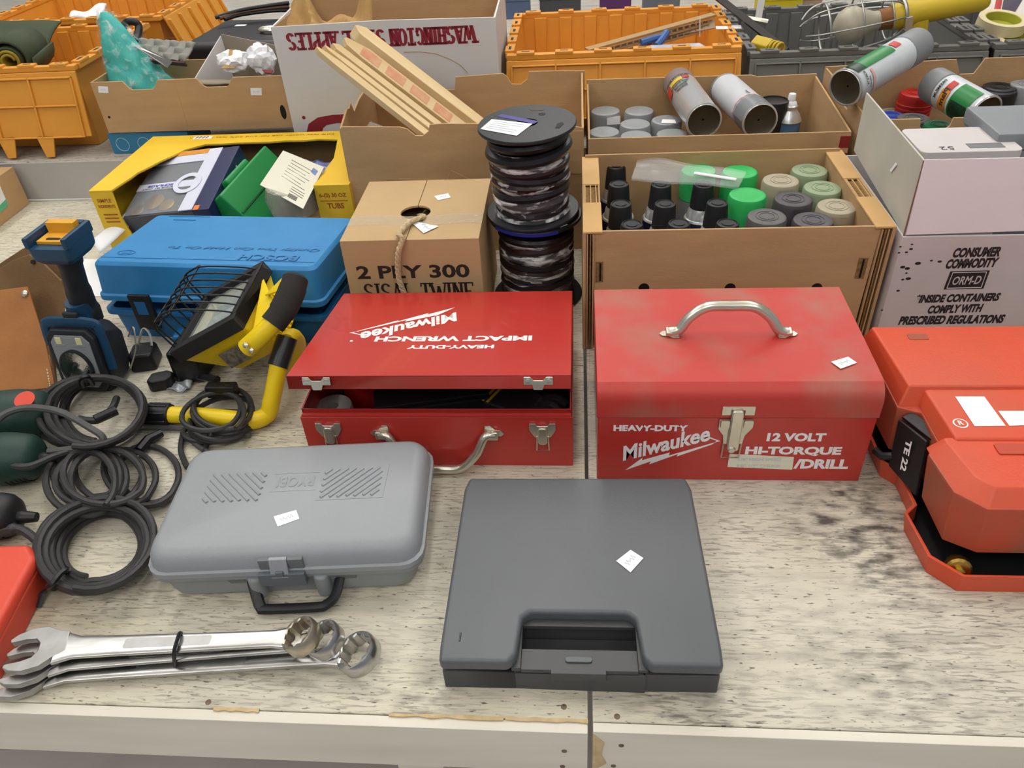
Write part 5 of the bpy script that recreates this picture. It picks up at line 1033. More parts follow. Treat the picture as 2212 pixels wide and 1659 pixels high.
MB().tube(spline([lc(PY(628, 800, 1.03)), lc(PY(641, 770, 1.02)), lc(PY(644, 742, 1.0)), lc(PY(632, 726, .975)), lc(PY(619, 738, .945))], 6), .0125, 12).go('stand_tube', YL, t)
MB().tube([lc(PY(621, 728, .95)), lc(PY(600, 792, .918))], .0155, 10).go('stand_sleeve', mat('sleeve_black', '26282b', .35), t)
MB().tube(spline([lc(PY(602, 785, .92)), lc(PY(594, 830, .905)), lc(P(586, 868, .035)), lc(P(577, 895, .0175)), lc(P(545, 909, .0165)), lc(P(500, 905, .0165)), lc(P(440, 899, .0180)), lc(P(362, 896, .0200))], 7), .0135, 12).go('stand_tube', YL, t)
cp_ = MB().tube([lc(P(370, 896, .0200)), lc(P(318, 895, .0200))], .0172, 14).go('stand_cap', BLACK, t, bevel=.0015)
for k in range(8):
    a = k*math.pi/4; d_ = (lc(P(318, 895, .0155))-lc(P(370, 896, .0155))).normalized(); s1 = d_.cross(V((0, 0, 1))); o_ = s1*(.0172*math.cos(a))+V((0, 0, 1))*(.0172*math.sin(a)); MB().tube([lc(P(366, 896, .0200))+o_, lc(P(322, 895, .0200))+o_], .0016, 5).go('grip_rib', BLACK, cp_)
j0 = lc(P(420, 822, .0)); B(j0.x-.028, j0.x+.022, j0.y-.01, j0.y+.05, .001, .062).go('junction_box', mat('gloss_black', '0e0e10', .25), t, bevel=.006, seg=3)
MB().tube(spline([lc(P(470, 820, .05)), lc(P(440, 815, .045)), lc(P(425, 812, .05))], 4), .006, 8).go('cable_gland', BLACK, t)
# ------------------------------------------------------------------ cords
CORD = mat('rubber_cord', '2a2a2b', .5, col2='3a393a', vs=25); CORDG = mat('grey_cord', '454545', .5, col2='565654', vs=30)
def loops(mb, cx, cy, rx, ry, n, z0, dz, r, rot=0, spread=.3, seed=1, seg=26):
    rnd = random.Random(seed); pts = []
    for k in range(n):
        s = 1-spread*rnd.random()*1.25; ox, oy = rnd.uniform(-11, 11), rnd.uniform(-9, 9)
        for i in range(seg):
            a = 2*math.pi*(i+k*seg)/seg; u, v = rx*s*math.cos(a), ry*s*math.sin(a)
            pts.append(P(cx+ox+u*math.cos(rot)-v*math.sin(rot), cy+oy+u*math.sin(rot)+v*math.cos(rot), z0+dz*(k+i/seg)))
    # smooth the jumps between turns
    for _ in range(4): pts = [pts[0]]+[(pts[i-1]+pts[i]*2+pts[i+1])/4 for i in range(1, len(pts)-1)]+[pts[-1]]
    mb.tube(pts, r, 8)
def wpath(t, name, pix, r, mt=CORD, n=7):
    return MB().tube([local(t, p) for p in spline([P(*q) for q in pix], n)], r, 8).go(name, mt, t)
def coil(t, *a, mt=CORD, name='coil', **k):
    mb = MB(); loops(mb, *a, **k); mb.v = [local(t, p) for p in mb.v]; return mb.go(name, mt, t)
def chain(t, ells, z0, dz, r, rot=0, mt=CORD, name='coil', seg=30, wob=2.5, start=.0):
    """one continuous cord winding through a series of loops (cx, cy, rx, ry), drifting smoothly from each to the next"""
    pts = []; n = len(ells)-1
    for i in range(n*seg+1):
        k = min(i//seg, n-1); f = i/seg-k; f = f*f*(3-2*f); e = [p+(q-p)*f for p, q in zip(ells[k], ells[k+1])]
        a = 2*math.pi*i/seg+start; u, v = e[2]*math.cos(a), e[3]*math.sin(a); wo = wob*math.sin(i*.37+k*2)
        pts.append(local(t, P(e[0]+u*math.cos(rot)-v*math.sin(rot), e[1]+wo+u*math.sin(rot)+v*math.cos(rot), z0+dz*i/seg+.003*math.sin(i*.21))))
    return MB().tube(pts, r, 8).go(name, mt, t)
t = thing('coiled_cable', 'thick black cord coiled in front of the work light', 'cord', P(205, 930, 0))
chain(t, ((226, 898, 74, 56), (190, 886, 120, 80), (222, 895, 84, 62), (202, 888, 112, 76), (215, 893, 94, 68), (196, 884, 118, 78), (208, 890, 104, 72), (190, 884, 116, 78)), .006, .0072, .0050, rot=-.08, start=1.9)
wpath(t, 'lead', ((265, 945, .02), (300, 925, .012), (340, 922, .008), (420, 926, .008), (500, 936, .008), (540, 940, .008)), .0045, CORDG)
wpath(t, 'lead', ((170, 905, .03), (210, 908, .03), (240, 885, .032), (252, 860, .028)), .0055); MB().tube([local(t, P(205, 907, .034)), local(t, P(252, 886, .034))], .008, 8).go('plug', BLACK, t, bevel=.001)
MB().tube([local(t, p) for p in spline([P(180, 835, .030), P(175, 820, .062), P(190, 815, .064), P(200, 830, .035)], 5)], .004, 6).go('tie', BLACK, t)
t = thing('coiled_cable', 'loose black cord with overlapping loops beside the dark green tool', 'cord', P(235, 1050, 0))
chain(t, ((324, 1023, 64, 62), (318, 1026, 68, 64), (257, 1033, 78, 60), (216, 1023, 91, 62), (175, 1043, 80, 72), (190, 1030, 84, 66), (203, 1036, 56, 60), (236, 1030, 76, 60), (170, 1046, 76, 68)), .006, .0052, .0047, rot=.1, start=.6)
wpath(t, 'lead', ((-20, 985, .045), (10, 1000, .05), (60, 1008, .05), (120, 985, .045), (170, 972, .04), (220, 985, .036), (248, 1025, .03), (240, 1065, .024), (200, 1075, .016)), .0052)
wpath(t, 'lead', ((-20, 925, .08), (10, 895, .085), (60, 881, .085), (130, 890, .08), (195, 925, .07), (222, 945, .06), (210, 962, .05), (160, 970, .045), (105, 975, .042)), .0052, CORDG)
MB().tube([local(t, P(300, 975, .012)), local(t, P(322, 950, .012)), local(t, P(350, 935, .012))], [.008, .0085, .006], 8).go('plug', BLACK, t)
for s in (-3, 3): MB().tube([local(t, P(300+s, 978+s, .012)), local(t, P(288+s, 992+s, .012))], .0018, 6).go('plug_pin', CHROME, t)
t = thing('coiled_cable', 'black cord neatly coiled and tied, nearest the wrenches', 'cord', P(205, 1180, 0))
chain(t, ((216, 1192, 76, 54), (208, 1182, 118, 94), (214, 1192, 88, 64), (204, 1178, 124, 98), (209, 1190, 98, 76), (206, 1172, 132, 104), (205, 1186, 108, 84), (202, 1180, 122, 94), (210, 1168, 128, 100)), .006, .0048, .0050, rot=-.30, start=2.2)
wpath(t, 'lead', ((-10, 1150, .03), (30, 1142, .028), (60, 1152, .022), (95, 1185, .018), (110, 1220, .02)), [.011, .010, .009]+[.008]*5+[.006]*21)
MB().tube([local(t, p) for p in spline([P(112, 1262, .05), P(130, 1240, .052), P(146, 1230, .045), P(140, 1242, .003), P(118, 1270, .003), P(104, 1268, .03)], 5, True)], .0038, 6, True).go('tie', BLACK, t)
for k, (x, y) in enumerate(((62, 1292), (74, 1302), (82, 1312))): MB().tube([local(t, P(100, 1276, .010)), local(t, P(84+k*3, 1284, .010)), local(t, P(x, y, .003))], .0035, 6, flat=.4).go('tie_tail', mat('tie_ribbon', '2b2b31', .5), t)
t = thing('coiled_cable', 'thin black lamp cord bundled over the yellow tube stand', 'cord', P(480, 930, 0))
chain(t, ((466, 930, 76, 22), (478, 926, 66, 26), (474, 915, 70, 34), (486, 890, 60, 46), (474, 882, 66, 50), (490, 884, 54, 44), (448, 888, 70, 44), (480, 892, 48, 40)), .006, .0052, .0040, rot=-.1, start=1.0)
wpath(t, 'lead', ((395, 935, .006), (390, 970, .006), (398, 995, .006), (405, 1010, .006)), .0042); wpath(t, 'lead', ((400, 940, .008), (430, 965, .006), (455, 980, .006)), .0042, CORDG); wpath(t, 'lead', ((460, 930, .012), (448, 955, .007), (440, 985, .006)), .0042)
B(-.022, .026, -.008, .010, .028, .050).xf(M.Translation(local(t, P(492, 885, 0)))).go('tie_band', BLACK, t, bevel=.003)
g = thing('plug_adapter', 'small black plug lying between work light and yellow lamp', 'plug', tuple(P(352, 835, 0)), .3); MB().prism([(-.02, -.008), (-.012, -.014), (.012, -.014), (.022, -.006), (.022, .008), (.012, .016), (-.014, .014)], .0, .022).go('body', BLACK, g, bevel=.004, seg=3); MB().tube([(.02, 0, .012), (.034, .006, .006)], .004, 6).go('cord_stub', BLACK, g)
g = thing('belt_clip', 'black strap clip lying behind the work light in front of the blue case', 'clip', tuple(P(318, 790, 0)), .2); MB().loft([ring3(rr(-.022, .022, -.02, .03, .008), 0), ring3(rr(-.02, .02, -.016, .028, .008), .032)]).go('body', BLACK, g, bevel=.005, seg=3); MB().tube(spline([(-.01, .02, .030), (.0, .04, .050), (.012, .03, .046), (.016, .01, .032)], 5), .0022, 6).go('hook', CHROME, g)
g = tag(MB().grid(lambda u, v: V(((u-.5)*.035, (v-.5)*.03, .006+.005*math.sin(u*7+v*3)*math.cos(v*8))), 10, 8).go('crumpled_film', mat('silver_film', 'b9c0c6', .15, .3, alpha=.8), None), 'scrap of crumpled silver film beside the black plug', 'film'); g.location = P(392, 838, 0); mo = g.modifiers.new('s', 'SOLIDIFY'); mo.thickness = .0008
# ------------------------------------------------------------------ tools at the left edge
GT = mat('dark_green_tool', '1f3a34', .5, bump=.1, bs=350); 
def motor(label, a, b, r, mt, name='power_tool', dot=False, vents=True):
    a, b = V(a), V(b); d = (b-a); L = d.length; t = thing(name, label, 'power tool', a); t.rotation_euler = d.to_track_quat('X', 'Z').to_euler()
    prof = [(0, r*.9), (.01, r), (L-.045, r), (L-.035, r*.97), (L-.012, r*.86), (L-.004, r*.7), (L, r*.45)]
    MB().loft([[(x, rr_*math.cos(2*math.pi*i/26), rr_*math.sin(2*math.pi*i/26)) for i in range(26)] for x, rr_ in prof]).go('motor_housing', mt, t, ang=50)
    if vents:
        for k in range(5): MB().tube([(L-.016-k*.006, (r*(.90+.02*k))*math.cos(math.radians(an)), (r*(.90+.02*k))*math.sin(math.radians(an))) for an in range(-160, -40, 10)], .0016, 5).go('vent_slot', DARK, t)
    MB().tube([(L-.006, 0, -.004), (L+.022, 0, -.006)], [.010, .0065], 10).go('cord_guard', BLACK, t)
    return t
motor('dark green power tool body lying lower at the left edge', P(-160, 1005, .04), P(88, 985, .040), .038, GT)
g = motor('dark green power tool body with a round red sticker at the left edge', P(-160, 915, .045), P(112, 890, .038), .040, GT, vents=False)
q = local(g, P(52, 862, .078)); nq = V((0, q.y, q.z)).normalized(); dd = nq.to_track_quat('Z', 'X').to_matrix().to_4x4()
MB().lathe([(.0145, .0), (.0145, .0006)], 20).xf(M.Translation(V((q.x, 0, 0))+nq*.0402) @ dd).go('round_sticker', mat('coral_sticker', 'd6452f', .5), g)
motor('black vented power tool end above the red case at the left edge', P(-140, 1120, .034), P(40, 1112, .034), .033, mat('black_tool', '232325', .45, bump=.1, bs=200))
t = thing('tool_case', 'orange-red plastic case corner at the lower left edge', 'tool case', tuple(P(20, 1300, 0)))
q = [local(t, p) for p in (P(-220, 1180, .052), P(62, 1172, .052), P(78, 1200, .050), P(-40, 1420, .050), P(-220, 1420, .052))]
q0 = [V((p.x, p.y, 0)) for p in q]; qi = [V((p.x, p.y, .036)) for p in q]
RC = mat('coral_red_plastic', 'd84a34', .4, bump=.05, bs=300); MB().loft([[p+V((-.003, 0, 0)) for p in q0], [p for p in qi]]).go('base', RC, t, bevel=.003, seg=3)
ct = sum(q, V())/5; MB().loft([[p+V((0, 0, -.0145)) for p in q], [p+V((0, 0, -.006)) for p in q], [ct+(p-ct)*.93 for p in q]]).go('lid', RC, t, bevel=.003, seg=3)
# carton at the far left with a barcode label
q = PY(40, 360, 1.717)
t = thing('barcode_carton', 'brown carton with a barcode label at the left edge', 'cardboard box', (-1.62, 1.47, 0))
B(0, .262, 0, .248, 0, q.z).go('body', CB, t, bevel=.0015)
lb = MB().sheet([(.2625, .01, .012), (.2625, .175, .03), (.2625, .180, .10), (.2625, .01, .085)], .0005).go('label', WHITE, t, smooth=False)
MB().sheet([(.2632, .01, .012), (.2632, .175, .03), (.2632, .176, .044), (.2632, .01, .026)], .0003).go('green_stripe', mat('mint_green', '5fb98a', .5), lb, smooth=False)
for k in range(11): y = .03+k*.011; MB().sheet([(.2632, y, .045), (.2632, y+.005+.003*(k % 2), .0455), (.2632, y+.005+.003*(k % 2), .085), (.2632, y, .0845)], .0003).go('barcode_bar', INKB, lb, smooth=False)
# ------------------------------------------------------------------ attached-lid crates on the back table
OR = mat('orange_plastic', 'de9a3c', .45, col2='d69232', vs=6, bump=.04, bs=300); GYP = mat('grey_crate_plastic', '6b6a67', .5, col2='64635f', vs=6, bump=.04, bs=300)
def crate(label, x0, x1, y0, y1, zr, mt, flap=True, side=False, z0=None, teeth=(), inner=None):
    z0 = ZB+.001 if z0 is None else z0
    t = thing('storage_crate', label, 'crate', (x0, y0, z0)); W, D, H = x1-x0, y1-y0, zr-z0; i = .03
    rg = lambda k, z: [(k, k, z), (W-k, k, z), (W-k, D-k, z), (k, D-k, z)]
    MB().loft([rg(i, 0), rg(.010, H-.012), rg(.013, H-.012), rg(i+.003, .004)], cap=False).add(rg(i, .0), [(0, 1, 2, 3)]).add(rg(i+.003, .004), [(0, 1, 2, 3)]).go('tub', inner or mt, t, bevel=.0008, seg=1)
    n = max(4, int(W/.075))
    for nm, ya, yb in (('front', -.004, .014), ('back', D-.014, D+.004)):
        rm = B(0, W, ya, yb, H-.016, H-.004).go('rim', mt, t, bevel=.002)
        for k in range(n):
            xc = W*(k+.5)/n; B(xc-.020, xc+.020, ya-.001, yb+.001, H-.006, H+.001).go('rim_knuckle', mt, rm, bevel=.0015); B(xc-.009, xc+.009, (ya+yb)/2-.002, (ya+yb)/2+.002, H+.0008, H+.0014).go('rim_slot', DARK, rm)
    for xa, xb in ((-.004, .016), (W-.016, W+.004)):
        rm = B(xa, xb, .014, D-.014, H-.016, H-.004).go('rim', mt, t, bevel=.002)
        for k in range(5): yc = D*(k+.5)/5; B(xa-.001, xb+.001, yc-.022, yc+.022, H-.006, H+.001).go('rim_knuckle', mt, rm, bevel=.0015); B((xa+xb)/2-.003, (xa+xb)/2+.003, yc-.012, yc+.012, H+.0008, H+.0014).go('rim_slot', DARK, rm)
    for k in range(n+1):   # stiffening ribs on the inside of the back wall
        xc = .03+(W-.06)*(k+.5)/(n+1)
        MB().loft([[(xc-.012, D-i-.006, .01), (xc+.012, D-i-.006, .01), (xc+.012, D-i+.004, .01), (xc-.012, D-i+.004, .01)], [(xc-.016, D-.021, H-.014), (xc+.016, D-.021, H-.014), (xc+.016, D-.010, H-.014), (xc-.016, D-.010, H-.014)]]).go('inner_rib', mt, t, bevel=.001, seg=1)
    if flap:   # half lid hanging open over the front
        def q(x, s, d=0): return V((x, -.008-.038*s-d, H-.016-(H-.05)*s))
        fl = MB().hexa([q(0, 0), q(W, 0), q(W, 0, -.006), q(0, 0, -.006)], [q(-.004, .92), q(W+.004, .92), q(W+.004, .92, -.006), q(-.004, .92, -.006)]).go('lid_flap', mt, t, bevel=.0015)
        for s in (.06, .45, .90): MB().hexa([q(.01, s, .0005), q(W-.01, s, .0005), q(W-.01, s, .006), q(.01, s, .006)], [q(.01, s+.022, .0005), q(W-.01, s+.022, .0005), q(W-.01, s+.022, .006), q(.01, s+.022, .006)]).go('flap_rib', mt, fl, bevel=.0008, seg=1)
        m_ = max(3, int(W/.1))
        for k in range(m_+1):
            x = .012+(W-.024)*k/m_; MB().hexa([q(x-.002, .06, .0005), q(x+.002, .06, .0005), q(x+.002, .06, .006), q(x-.002, .06, .006)], [q(x-.002, .91, .0005), q(x+.002, .91, .0005), q(x+.002, .91, .006), q(x-.002, .91, .006)]).go('flap_rib', mt, fl, bevel=.0006, seg=1)
        for x in teeth: MB().hexa([q(x-.022, .90), q(x+.022, .90), q(x+.022, .90, .005), q(x-.022, .90, .005)], [q(x-.009, 1.20), q(x+.012, 1.20), q(x+.012, 1.20, .005), q(x-.009, 1.20, .005)]).go('hinge_tooth', mt, fl, bevel=.001)
    if side:   # half lid hanging over the right-hand side
        def q(y, s, d=0): return V((W+.008+.05*s+d, y, H-.010-(H-.06)*s))
        fl = MB().hexa([q(.01, 0), q(D-.01, 0), q(D-.01, 0, -.006), q(.01, 0, -.006)], [q(.01, .9), q(D-.01, .9), q(D-.01, .9, -.006), q(.01, .9, -.006)]).go('lid_flap', mt, t, bevel=.0015)
        for k in range(6): y = .02+(D-.04)*k/5; MB().hexa([q(y-.004, .05, 0), q(y+.004, .05, 0), q(y+.004, .05, .010), q(y-.004, .05, .010)], [q(y-.004, .85, 0), q(y+.004, .85, 0), q(y+.004, .85, .010), q(y-.004, .85, .010)]).go('flap_rib', mt, fl, bevel=.001, seg=1)
    return t
cL = crate('orange crate at the left, olive and yellow rolls inside', -1.72, -1.168, 1.812, 2.212, .302, OR, teeth=(.34, .44))
for px in (375,): pass
crate('orange crate farther back at the top left corner', -1.72, -1.172, 2.292, 2.69, .302, OR, flap=False, side=True)
cC = crate('orange crate in the middle with cardboard strips inside', -.160, .362, 1.838, 2.238, .281, OR)
cG = crate('dark grey crate with the caged lamp lying across it', .382, .888, 1.838, 2.250, .266, GYP)
crate('dark grey crate at the right edge with tape rolls', .900, 1.42, 1.838, 2.250, .266, GYP)
sticker(cC, ((1546, 57), (1571, 57), (1573, 63), (1547, 63)), z=.284, scribble=False); sticker(cG, ((1577, 55), (1600, 55), (1602, 62), (1579, 62)), z=.268, scribble=False)
# rolls in the left crate
OL = mat('olive_cloth', '3c4630', .8, bump=.2, bs=150)
def roll(label, c, r, L, rz, ma, mb_, name='fabric_roll'):
    t = thing(name, label, 'roll', c, rz); pts = []
    for k in range(60):
        a = k*.32; q_ = r*(.25+.75*k/59); pts.append((q_*math.cos(a), q_*math.sin(a)))
    rows = [[(x, -L/2, z) for x, z in pts], [(x, L/2, z) for x, z in pts]]
    MB().loft(rows, cap=False, closed=False).go('outer_layer', ma, t); 
    for ch in t.children: mo = ch.modifiers.new('s', 'SOLIDIFY'); mo.thickness = .006
    MB().loft([[(x*.55, -L/2-.004, z*.55) for x, z in pts[20:56]], [(x*.55, L/2, z*.55) for x, z in pts[20:56]]], cap=False, closed=False).go('inner_layer', mb_, t)
    for ch in t.children:
        if not ch.modifiers: mo = ch.modifiers.new('s', 'SOLIDIFY'); mo.thickness = .006
    return t
roll('rolled olive and yellow mat in the left orange crate', PY(45, 118, 1.95)+V((0, 0, .004)), .058, .16, .25, OL, mat('olive_yellow', '9a8a25', .7))
g = tag(MB().grid(lambda u, v: V(((u-.5)*.24, (v-.5)*.16, .01*math.sin(u*5)*math.cos(v*4))), 14, 10).go('olive_sheet', OL, None), 'dark olive sheet draped behind the yellow roll in the left crate', 'cloth'); g.location = PY(5, 100, 2.03)+V((0, .02, .02)); g.rotation_euler = (.25, .15, .1); mo = g.modifiers.new('s', 'SOLIDIFY'); mo.thickness = .004
g = tag(MB().grid(lambda u, v: V(((u-.5)*.10, (v-.5)*.06, .008*math.sin(u*6+v*3))), 10, 6).go('white_packet', WHITE, None), 'white packet lying in the far orange crate at top left', 'packet'); g.location = PY(190, 26, 2.38); g.rotation_euler = (.2, -.1, .1); mo = g.modifiers.new('s', 'SOLIDIFY'); mo.thickness = .01
# blue flat box under the brown tray
t = thing('flat_carton', 'blue printed flat carton under the brown tray box', 'box', (-1.128, 1.775, ZB+.001)); BB = mat('teal_blue_print', '2e7ba3', .5)
bx = B(0, .20, 0, .12, 0, .050).go('body', BB, t, bevel=.001)
for x in (.03, .085, .14): MB().tube([(x+.016*math.cos(a*.4), -.0004, .022+.016*math.sin(a*.4)) for a in range(16)], .0008, 5, True).go('ring_print', mat('pale_print', 'a8c8d4', .5), bx)
# brown tray carton
X0, Y0, Z0, HZ = -1.118, 1.768, .152, .118; W, D = .462, .165
t = thing('tray_carton', 'low brown cardboard tray box with two hand notches, teal bag inside', 'cardboard box', (X0, Y0, Z0))
n1 = local(t, PY(303, 180, Y0)).x; n2 = local(t, PY(465, 178, Y0)).x
def notch(x, w, d): return [(x+w/2, HZ), (x+w*.36, HZ-d*.8), (x+w*.28, HZ-d), (x-w*.28, HZ-d), (x-w*.36, HZ-d*.8), (x-w/2, HZ)]
fr = panel(t, 'front_panel', [(0, 0), (W, 0), (W, HZ)]+notch(n2, .085, .020)+notch(n1, .085, .020)+[(0, HZ)], 0, .004, 'y')
panel(t, 'back_panel', [(0, 0), (W, 0), (W, HZ), (0, HZ)], D-.004, D, 'y'); panel(t, 'bottom_panel', rr(.004, W-.004, .004, D-.004, .001, 1), .0005, .004, 'z')
for xa in (0, W-.004): panel(t, 'side_panel', [(.004, 0), (D-.004, 0), (D-.004, HZ), (.004, HZ)], xa, xa+.004, 'x')
B(.199, .2, -.0008, .0002, .0, HZ).go('crease', CBL, fr)
for pix in (((212, 186), (233, 187), (235, 201), (213, 200)), ((541, 190), (565, 190), (566, 206), (542, 206))): sticker(t, pix, Y=Y0-.0005)
q = local(t, PY(612, 242, Y0)); MB().lathe([(.011, 0), (.011, .0006)], 16).xf(M.Translation((q.x, -.0002, q.z)) @ M.Rotation(math.pi/2, 4, 'X') @ M.Diagonal((.6, 1.5, 1, 1))).go('hand_hole', DARK, fr); q = local(t, PY(236, 253, Y0)); MB().lathe([(.003, 0), (.003, .0006)], 10).xf(M.Translation((q.x, -.0002, q.z)) @ M.Rotation(math.pi/2, 4, 'X')).go('hole', DARK, fr)
# teal bag
TE = mat('teal_cloth', '4cc9be', .45, col2='37aaa2', vs=25, bump=.5, bs=40); BAGF = film_mat('bag_film', .03, .6, (45, 45, 45), (.52, .72), 'eefafa')
g = thing('parts_bag', 'clear plastic bag of teal cloth rising to a point in the tray box', 'bag', (-1.035, 1.852, .165))
from mathutils import noise as NZ
def lump(k, s, off=0):
    rows = []
    for j in range(31):
        v = j/30; z = .235*v
        w = (.092*(1-v)**.75+.008)*s; d = (.055*(1-v)**.6+.006)*s; row = []
        for i in range(48):
            a = 2*math.pi*i/48; p = V((w*math.cos(a), d*math.sin(a), z))
            f = NZ.noise(p*34+V((k, 0, 0)))*.22+NZ.noise(p*80+V((k, 5, 0)))*.12
            f *= (1-v*.7); row.append((-.040*v+p.x*(1+f), p.y*(1+f), off+z*(1.0 if s <= 1 else 1.06)))
        rows.append(row)
    return MB().loft(rows)
lump(0, .96).go('teal_cloth', TE, g); lump(.6, 1.06, -.001).go('film', BAGF, g)
# egg-crate tray, metal blade and black handle loop
EG = mat('grey_pulp', '8c8a83', .75); g = thing('egg_tray', 'grey dimpled tray leaning behind the teal bag', 'tray', tuple(PY(352, 108, 1.868)), rot=(math.radians(32), 0, math.radians(-20)))
def eg(u, v): return V(((u-.5)*.17, (v-.5)*.055, .008*(max(0, math.sin(u*math.pi*7)*math.sin(v*math.pi*3)))+.004*abs(math.sin(u*math.pi*7))))
MB().grid(eg, 56, 24).go('dimpled_sheet', EG, g); [setattr(c.modifiers.new('s', 'SOLIDIFY'), 'thickness', .004) for c in g.children]
B(-.085, .085, -.034, -.029, -.010, .002).go('dark_edge', mat('edge_dark_red', '4a2b2b', .5), g, bevel=.001)
g = tag(MB().sheet([PY(288, 98, 1.84), PY(300, 97, 1.845), PY(372, 132, 1.80), PY(362, 146, 1.795)], .002).go('putty_knife', mat('blade_steel', '9c9a97', .3, .8), None), 'flat grey metal blade lying across the teal bag', 'blade')
g = tag(MB().tube(spline([PY(266, 58, 2.0), PY(275, 48, 2.0), PY(290, 47, 2.0), PY(300, 58, 2.0), PY(297, 76, 1.98), PY(292, 90, 1.95)], 6), .009, 10).go('hose_loop', BLACK, None), 'short black hose loop hooked over the orange crate', 'hose')
# white torn box with paper
WT = mat('white_board', 'd8d4d2', .7, col2='c9c4c0', vs=20); GB2 = mat('grey_board', '9b8f7e', .8, col2='8b7f6e', vs=12)
g = thing('torn_box', 'torn white and grey box stuffed with crumpled paper in the tray box', 'box', (-.884, 1.806, .20), math.radians(-3)); 
MB().sheet([(0, 0, .055), (.225, -.004, .05), (.225, -.004, 0), (0, 0, 0)], .003).go('front_wall', WT, g); MB().sheet([(.0, .0, .06), (.035, .11, .125), (.04, .11, 0), (.0, .0, 0)], .003).go('left_wall', WT, g)
MB().sheet([(.035, .112, .128), (.23, .10, .090), (.23, .10, 0), (.035, .112, 0)], .003).go('back_wall', GB2, g); B(.0, .225, .0, .10, 0, .004).go('floor_panel', GB2, g)
zz = [(k/16*.235-.012, -.012-.012*random.random(), .055-.006*(k/16)) for k in range(17)]; MB().add(zz+[(x, .006, .056) for x, _, _ in zz], [(k, k+1, k+18, k+17) for k in range(16)]).go('torn_flap', GB2, g); [setattr(c.modifiers.new('s', 'SOLIDIFY'), 'thickness', .003) for c in g.children if c.name.startswith('torn')]
o = local(g, PY(550, 158, 1.79)); text('UNI', INKB, g, (.085, -.0055, .020), (1, 0, 0), (0, 0, 1), .04, .018, .03)
def crumple(label, c, sx, sy, sz, seed, mt=WHITE):
    r = random.Random(seed); mb = MB(); bm = bmesh.new(); bmesh.ops.create_icosphere(bm, subdivisions=3, radius=1)
    for v in bm.verts: v.co = V((v.co.x*sx, v.co.y*sy, v.co.z*sz))*(1+r.uniform(-.20, .16))
    me = bpy.data.meshes.new('crumpled_paper'); bm.to_mesh(me); bm.free(); me.materials.append(mt); o = bpy.data.objects.new('crumpled_paper', me); COL.objects.link(o); o.location = c; return tag(o, label, 'paper', 'crumpled paper in the torn box')
crumple('wide ball of crumpled white paper left in the torn box', PY(505, 132, 1.84), .04, .03, .024, 1); crumple('tall ball of crumpled white paper right in the torn box', PY(565, 128, 1.835), .032, .028, .034, 2)
g = tag(MB().sheet([PY(478, 148, 1.81), PY(508, 148, 1.81), PY(500, 132, 1.82), PY(503, 108, 1.83), PY(496, 107, 1.83), PY(492, 134, 1.82)], .002).go('cardboard_strip', CBL, None), 'upright torn cardboard strip among the crumpled paper', 'cardboard')
g = tag(MB().sheet([PY(566, 150, 1.80), PY(590, 152, 1.80), PY(586, 158, 1.79), PY(572, 157, 1.79)], .002).go('paper_scrap', mat('crimson_scrap', '7d1f24', .6), None), 'dark red paper scrap at the edge of the torn box', 'paper')
# black case and cables behind
t = thing('hard_case', 'black hard case standing behind the tray box', 'case', (-1.005, 2.03, ZB+.001), math.radians(-4))
B(0, .30, 0, .26, 0, .185).go('body', BLACK, t, bevel=.02, seg=4); B(-.002, .302, -.002, .262, .120, .124).go('seam', DARK, t); MB().tube([V((.205+.03*math.cos(a*.42), .10+.016*math.sin(a*.42), .192)) for a in range(15)], .005, 8, True).go('ring_pull', CHROME, t); B(.07, .10, .17, .185, .185, .1856).go('price_sticker', WHITE, t)
for k, (h, mt_) in enumerate(((.32, BLACK), (.30, mat('brown_cable', '5b3a2c', .5)), (.29, BLACK))):
    tag(MB().tube(spline([PY(465+k*10, 38+k*2, 2.2), PY(520, 22+k*5, 2.24), PY(580, 12+k*6, 2.26), PY(625, 6+k*8, 2.28)], 6), .005, 8).go('loose_cable', mt_, None), ('black cable arching highest behind the black case', 'brown cable in the middle behind the black case', 'lowest black cable behind the black case')[k], 'cable')
# apple carton
AW = mat('white_apple_board', 'd9d7d8', .65, col2='cfccca', vs=5, bump=.06, bs=50, spec=.2); AR = mat('crimson_ink', '8e2433', .6)
X0, X1, Y0, HZ = -.660, -.172, 1.757, .374; W, D, Z0 = X1-X0, .305, ZB+.001; H = HZ-Z0
t = thing('fruit_carton', 'big white apple carton with upside-down dark red lettering', 'cardboard box', (X0, Y0, Z0), math.radians(.5))
fr = panel(t, 'front_panel', [(0, 0), (W, 0), (W, H), (W*.5, H+.004), (0, H)], 0, .004, 'y', AW); panel(t, 'back_panel', [(0, 0), (W, 0), (W, H+.012), (0, H+.012)], D-.004, D, 'y', CB)
for xa, mm in ((0, AW), (W-.004, AW)): panel(t, 'side_panel', [(.004, 0), (D-.004, 0), (D-.004, H+.010), (.004, H)], xa, xa+.004, 'x', mm)
panel(t, 'bottom_panel', rr(.004, W-.004, .004, D-.004, .001, 1), .0005, .004, 'z', CB); B(.004, W-.004, .0045, .0055, .004, H-.001).go('inner_sheet', CB, t); B(.0045, .0055, .006, D-.005, .004, H-.001).go('inner_sheet', CB, t); B(W-.0055, W-.0045, .006, D-.005, .004, H-.001).go('inner_sheet', CB, t)
a = local(t, PY(1024, 55, Y0)); b = local(t, PY(622, 100, Y0)); stroke_text('WASHINGTON STATE APPLES', AR, fr, (a.x, -.0002, a.z), (-1, 0, 0), (0, 0, -1), a.x-b.x, .036, .40, thin=.36)
